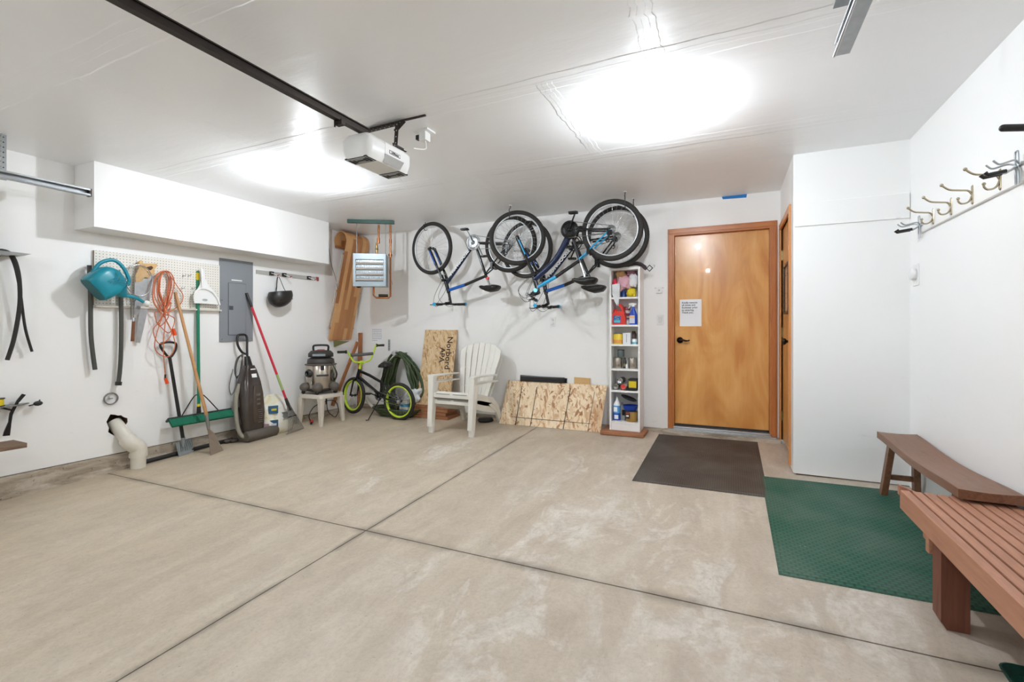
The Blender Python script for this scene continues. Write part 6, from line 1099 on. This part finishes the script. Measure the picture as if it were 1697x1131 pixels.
# timber stack, tall board
for i, (x0, x1, z0, z1, lb) in enumerate(((-3.80, -3.24, 0, .04, 'reddish timber, lowest in the stack under the tall board'), (-3.79, -3.28, .042, .084, 'reddish timber, second from the floor in the stack under the tall board'), (-3.78, -3.26, .086, .128, 'reddish timber, third from the floor under the tall board'), (-3.82, -3.25, .13, .158, 'wide flat board on top of the stack, carrying the tall board'))):
    b0 = fz(-3.5, 5.1); mb = MB(); mb.bb((x0, 5.04+.01*i, b0+z0), (x1, 5.33, b0+z1)); o = mb.build('timber', 'cedarx', None, base_of(mb), bev=.003); tag(o, lb, 'board', 'reddish timbers stacked by the back wall')
b0 = fz(-3.5, 5.1)+.159
tl, tr_, br, bl = PY(704.5, 547, 5.33), PY(758.5, 546.5, 5.33), PY(745, 668.5, 5.12), PY(687, 665, 5.12); dz_ = b0-min(bl.z, br.z); tl, tr_, bl, br = V((-3.745, 5.335, 1.29)), V((-3.235, 5.335, 1.288)), V((-3.745, 5.12, b0)), V((-3.235, 5.12, b0))
# board proportions follow the photo: its lower edge sits further left than its top
bl = V((PY(690, 665, 5.12).x, 5.12, b0)); br = V((PY(745, 668, 5.12).x, 5.12, b0)); tl.x = PY(705, 547, 5.335).x; tr_.x = PY(758, 547, 5.335).x
mb = MB(); mb.prism([bl, br, tr_, tl], V((0, .012, .0))); o = mb.build('strand_board', 'osbd', None, base_of(mb)); tag(o, 'tall narrow strand board with black stamped lettering leaning on the back wall', 'board')
dn_ = (br-tr_).normalized(); lt_ = (tr_-tl).normalized(); nn = -EY
c_ = tr_-lt_*.1+dn_*.31-EY*.002
text(o, 'Norbord', .12, c_, dn_, lt_, 'blackink', bold=.001, sx=1.0); text(o, 'APA', .11, tr_-lt_*.2+dn_*.34-EY*.002, dn_, lt_, 'blackink', bold=.001)
# big strand board
bl, br, tl, tr_ = V((-2.54, 5.09, fz(-2.5, 5.1)+.002)), V((-1.295, 5.075, fz(-1.3, 5.07)+.002)), V((-2.53, 5.32, .656)), V((-1.28, 5.32, .653)); mb = MB(); mb.prism([bl, br, tr_, tl], V((0, .012, .004))); big = mb.build('strand_board', 'osb', None, base_of(mb)); tag(big, 'wide low strand board with drawn black cut lines leaning on the back wall', 'board')
L2 = MB(); pt = lambda a, b: bl+(br-bl)*a+((tl-bl)+(tr_-br-(tl-bl))*a)*b
pn = (br-bl).cross(tl-bl).normalized(); pn = pn if pn.y < 0 else -pn
for (a0, b0_, a1, b1_, w_) in ((.175, 0, .165, .88, .007), (.33, 0, .322, .88, .006), (.655, 0, .66, .9, .007), (.12, .17, .9, .16, .004), (.885, .0, .895, .85, .003)): L2.beam(pt(a0, b0_)+pn*.005, pt(a1, b1_)+pn*.005, w_, .003, pn)
L2.build('drawn_lines', 'blackink', big)
mb = MB(); mb.prism([(-2.36, 5.325, fz(-2.3, 5.3)), (-1.78, 5.325, fz(-2, 5.3)), (-1.765, 5.343, .715), (-2.375, 5.343, .73)], V((0, .006, 0))); mb.bb((-2.36, 5.30, .66), (-1.79, 5.345, .725)); single('rolled_mat', mb, 'black', 'black rubber mat edge showing above the wide strand board', 'mat', bev=.008)
mb = MB(); mb.prism([(PY(951, 640, 5.33).x, 5.332, fz(-1.6, 5.3)+.02), (PY(977, 640, 5.33).x, 5.332, fz(-1.6, 5.3)+.02), (PY(977.5, 627, 5.335).x, 5.335, PY(977, 627.5, 5.335).z), (PY(951.5, 625, 5.335).x, 5.335, PY(951, 625.5, 5.335).z)], V((0, .016, 0))); single('wood_offcut', mb, 'ply', 'pale wood offcut standing behind the wide strand board', 'board')
# bag of odds beside the hose
rag('plastic_bag', 667, 697, 640, 672, 'd9dadb', 'crumpled white plastic bag on a brown bag beside the green hose', 5.13, .12, 21, 'bag', .55); rag('paper_bag', 676, 698, 652, 686, '8f6a48', 'brown paper bag leaning between the small bicycle and timber stack', 5.22, .12, 22, 'bag', .3)
_b = PF(662, 688); mb = MB(); 
for i, c_ in enumerate(('d8cf7a', '2f86b8', 'e6e4dc', '2f86b8', 'd9d6c8')): mb.m = i; mb.loft([rrect((-4.0+.03, 5.11, fz(-4, 5.1)+.04*i+.003), EX, EY, .07, .04, .02), rrect((-4.0+.03, 5.11, fz(-4, 5.1)+.04*(i+1)), EX, EY, .075-.006*i, .042, .02)])
single('striped_bag', mb, [K(c_) for c_ in ('d8cf7a', '2f86b8', 'e6e4dc', '3a8fc0', 'd9d6c8')], 'blue, white and yellow bag seen through the small bicycle rear wheel', 'bag')
mb = MB(); mb.tube(crom([PY(606, 660, 5.02), PY(611, 668, 5.0), PY(618, 675, 5.0)], 5), [.022]*11, 12); single('paper_roll', mb, K('d2cdc2', .7), 'pale rolled paper lying slanted behind the small bicycle front wheel', 'roll')
# stacked resin chairs
def chair(dz, dy, label):
    X0, Y0 = -2.815, 4.455+dy; Wd = .275; fzc = fz(X0, 4.7)-.008
    t = thing('garden_chair', label, 'chair', (X0, Y0+.3, fzc+dz), 'stacked white resin chairs'); W3 = lambda x, y, z: V((X0+x, Y0+y, fzc+dz+z))
    # seat of slats curving down to the back
    mb = MB(); prof = [(.02, .375), (.06, .39), (.16, .372), (.3, .33), (.42, .29), (.5, .27)]
    def strip(mb, pr, x0, x1, th): 
        rg = [[W3(x0, y, z), W3(x1, y, z), W3(x1, y, z-th), W3(x0, y, z-th)] for y, z in pr]; mb.loft(rg, smooth=False)
    strip(mb, prof, -.225, .225, .014); mb.bb(W3(-.235, .0, .325), W3(.235, .02, .378)); mb.build('seat', 'resin', t, bev=.004)
    for x0 in (-.2, .02):
        MB().bb(W3(x0, -.003, .367), W3(x0+.18, .001, .373)).build('slot', K('6f6b64'), t)
    # fan back
    nb = 7; yb0, zb0, yb1, zb1 = .485, .265, .70, .925
    def top_at(e): return .80+.20*math.sqrt(max(0, 1-(2*e)**2*.93))
    for i in range(nb):
        f0 = (i-nb/2)/nb; f1 = (i+1-nb/2)/nb; g = .0055; mb = MB(); rg = []
        for s_ in range(9):
            q_ = s_/8; h0_, h1_ = q_*top_at(f0), q_*top_at(f1); w0, w1 = .37+.2*min(1, h0_*1.3), .37+.2*min(1, h1_*1.3); bulge = .03*(1-(2*(i+.5)/nb-1)**2)
            a_ = W3(f0*w0+g/2, yb0+(yb1-yb0)*h0_+bulge, zb0+(zb1-zb0)*h0_); b_ = W3(f1*w1-g/2, yb0+(yb1-yb0)*h1_+bulge, zb0+(zb1-zb0)*h1_); rg.append([a_, b_, b_+V((0, .012, 0)), a_+V((0, .012, 0))])
        mb.loft(rg, smooth=False); mb.build('back_slat', 'resin', t, bev=.003)
    mb = MB()
    for zz_, wq in ((.40, .42), (.62, .5)): 
        f_ = (zz_-zb0)/(zb1-zb0); mb.tube(crom([W3(x, yb0+(yb1-yb0)*f_+.014+.03*(1-(2*x/wq)**2), zz_) for x in (-wq/2, -wq/4, 0, wq/4, wq/2)], 4), .011, 8)
    mb.build('back_brace', 'resin', t)
    for s_ in (-1, 1):
        mb = MB(); xa = s_*.262; rg = []
        for y_, z_, w_ in ((-.02, .572, .034), (.0, .58, .042), (.1, .578, .046), (.3, .572, .042), (.45, .565, .036), (.56, .56, .03)):
            rg.append([W3(xa-w_+s_*(.01 if y_ < .2 else -.01), y_, z_), W3(xa+w_+s_*(.01 if y_ < .2 else -.01), y_, z_), W3(xa+w_, y_, z_-.018), W3(xa-w_, y_, z_-.018)])
        mb.loft(rg, smooth=False); mb.build('armrest', 'resin', t, bev=.005)
        mb = MB(); mb.loft([rrect(W3(s_*.262, -.03, .0), EX, EY, .03, .02, .006, 2), rrect(W3(s_*.264, .0, .3), EX, EY, .032, .026, .006, 2), rrect(W3(s_*.266, .03, .565), EX, EY, .036, .045, .006, 2)]); mb.build('front_leg', 'resin', t, bev=.003)
        mb = MB(); mb.loft([rrect(W3(s_*.255, .70, .0), EX, EY, .022, .022, .006, 2), rrect(W3(s_*.245, .62, .17), EX, EY, .016, .045, .006, 2), rrect(W3(s_*.24, .46, .29), EX, EY, .012, .07, .006, 2)]); mb.build('rear_leg', 'resin', t, bev=.003)
        mb = MB(); mb.prism([W3(s_*.238, .0, .3), W3(s_*.238, .3, .22), W3(s_*.238, .6, .16), W3(s_*.238, .62, .22), W3(s_*.238, .45, .3), W3(s_*.238, .2, .36), W3(s_*.238, .0, .385)], V((s_*.012, 0, 0))); mb.build('side_rail', 'resin', t, bev=.003)
    return t
chair(0, .016, 'white resin garden chair, the lower of the stacked pair, feet on the floor'); chair(.074, -.01, 'white resin garden chair stacked on top, its fan back and arms in full view')
mb = MB(); p = PF(806, 698); mb.lathe((p.x, p.y-.02, fz(p.x, p.y)), [(.0, .0), (.09, 0), (.1, .015), (.085, .045), (.0, .05)], 24); single('rubber_puck', mb, 'black', 'black round object on the floor behind the stacked chairs', 'rubber disc')

# ================================================================== finish
for o in bpy.data.objects:
    if '_o' in o: del o['_o']
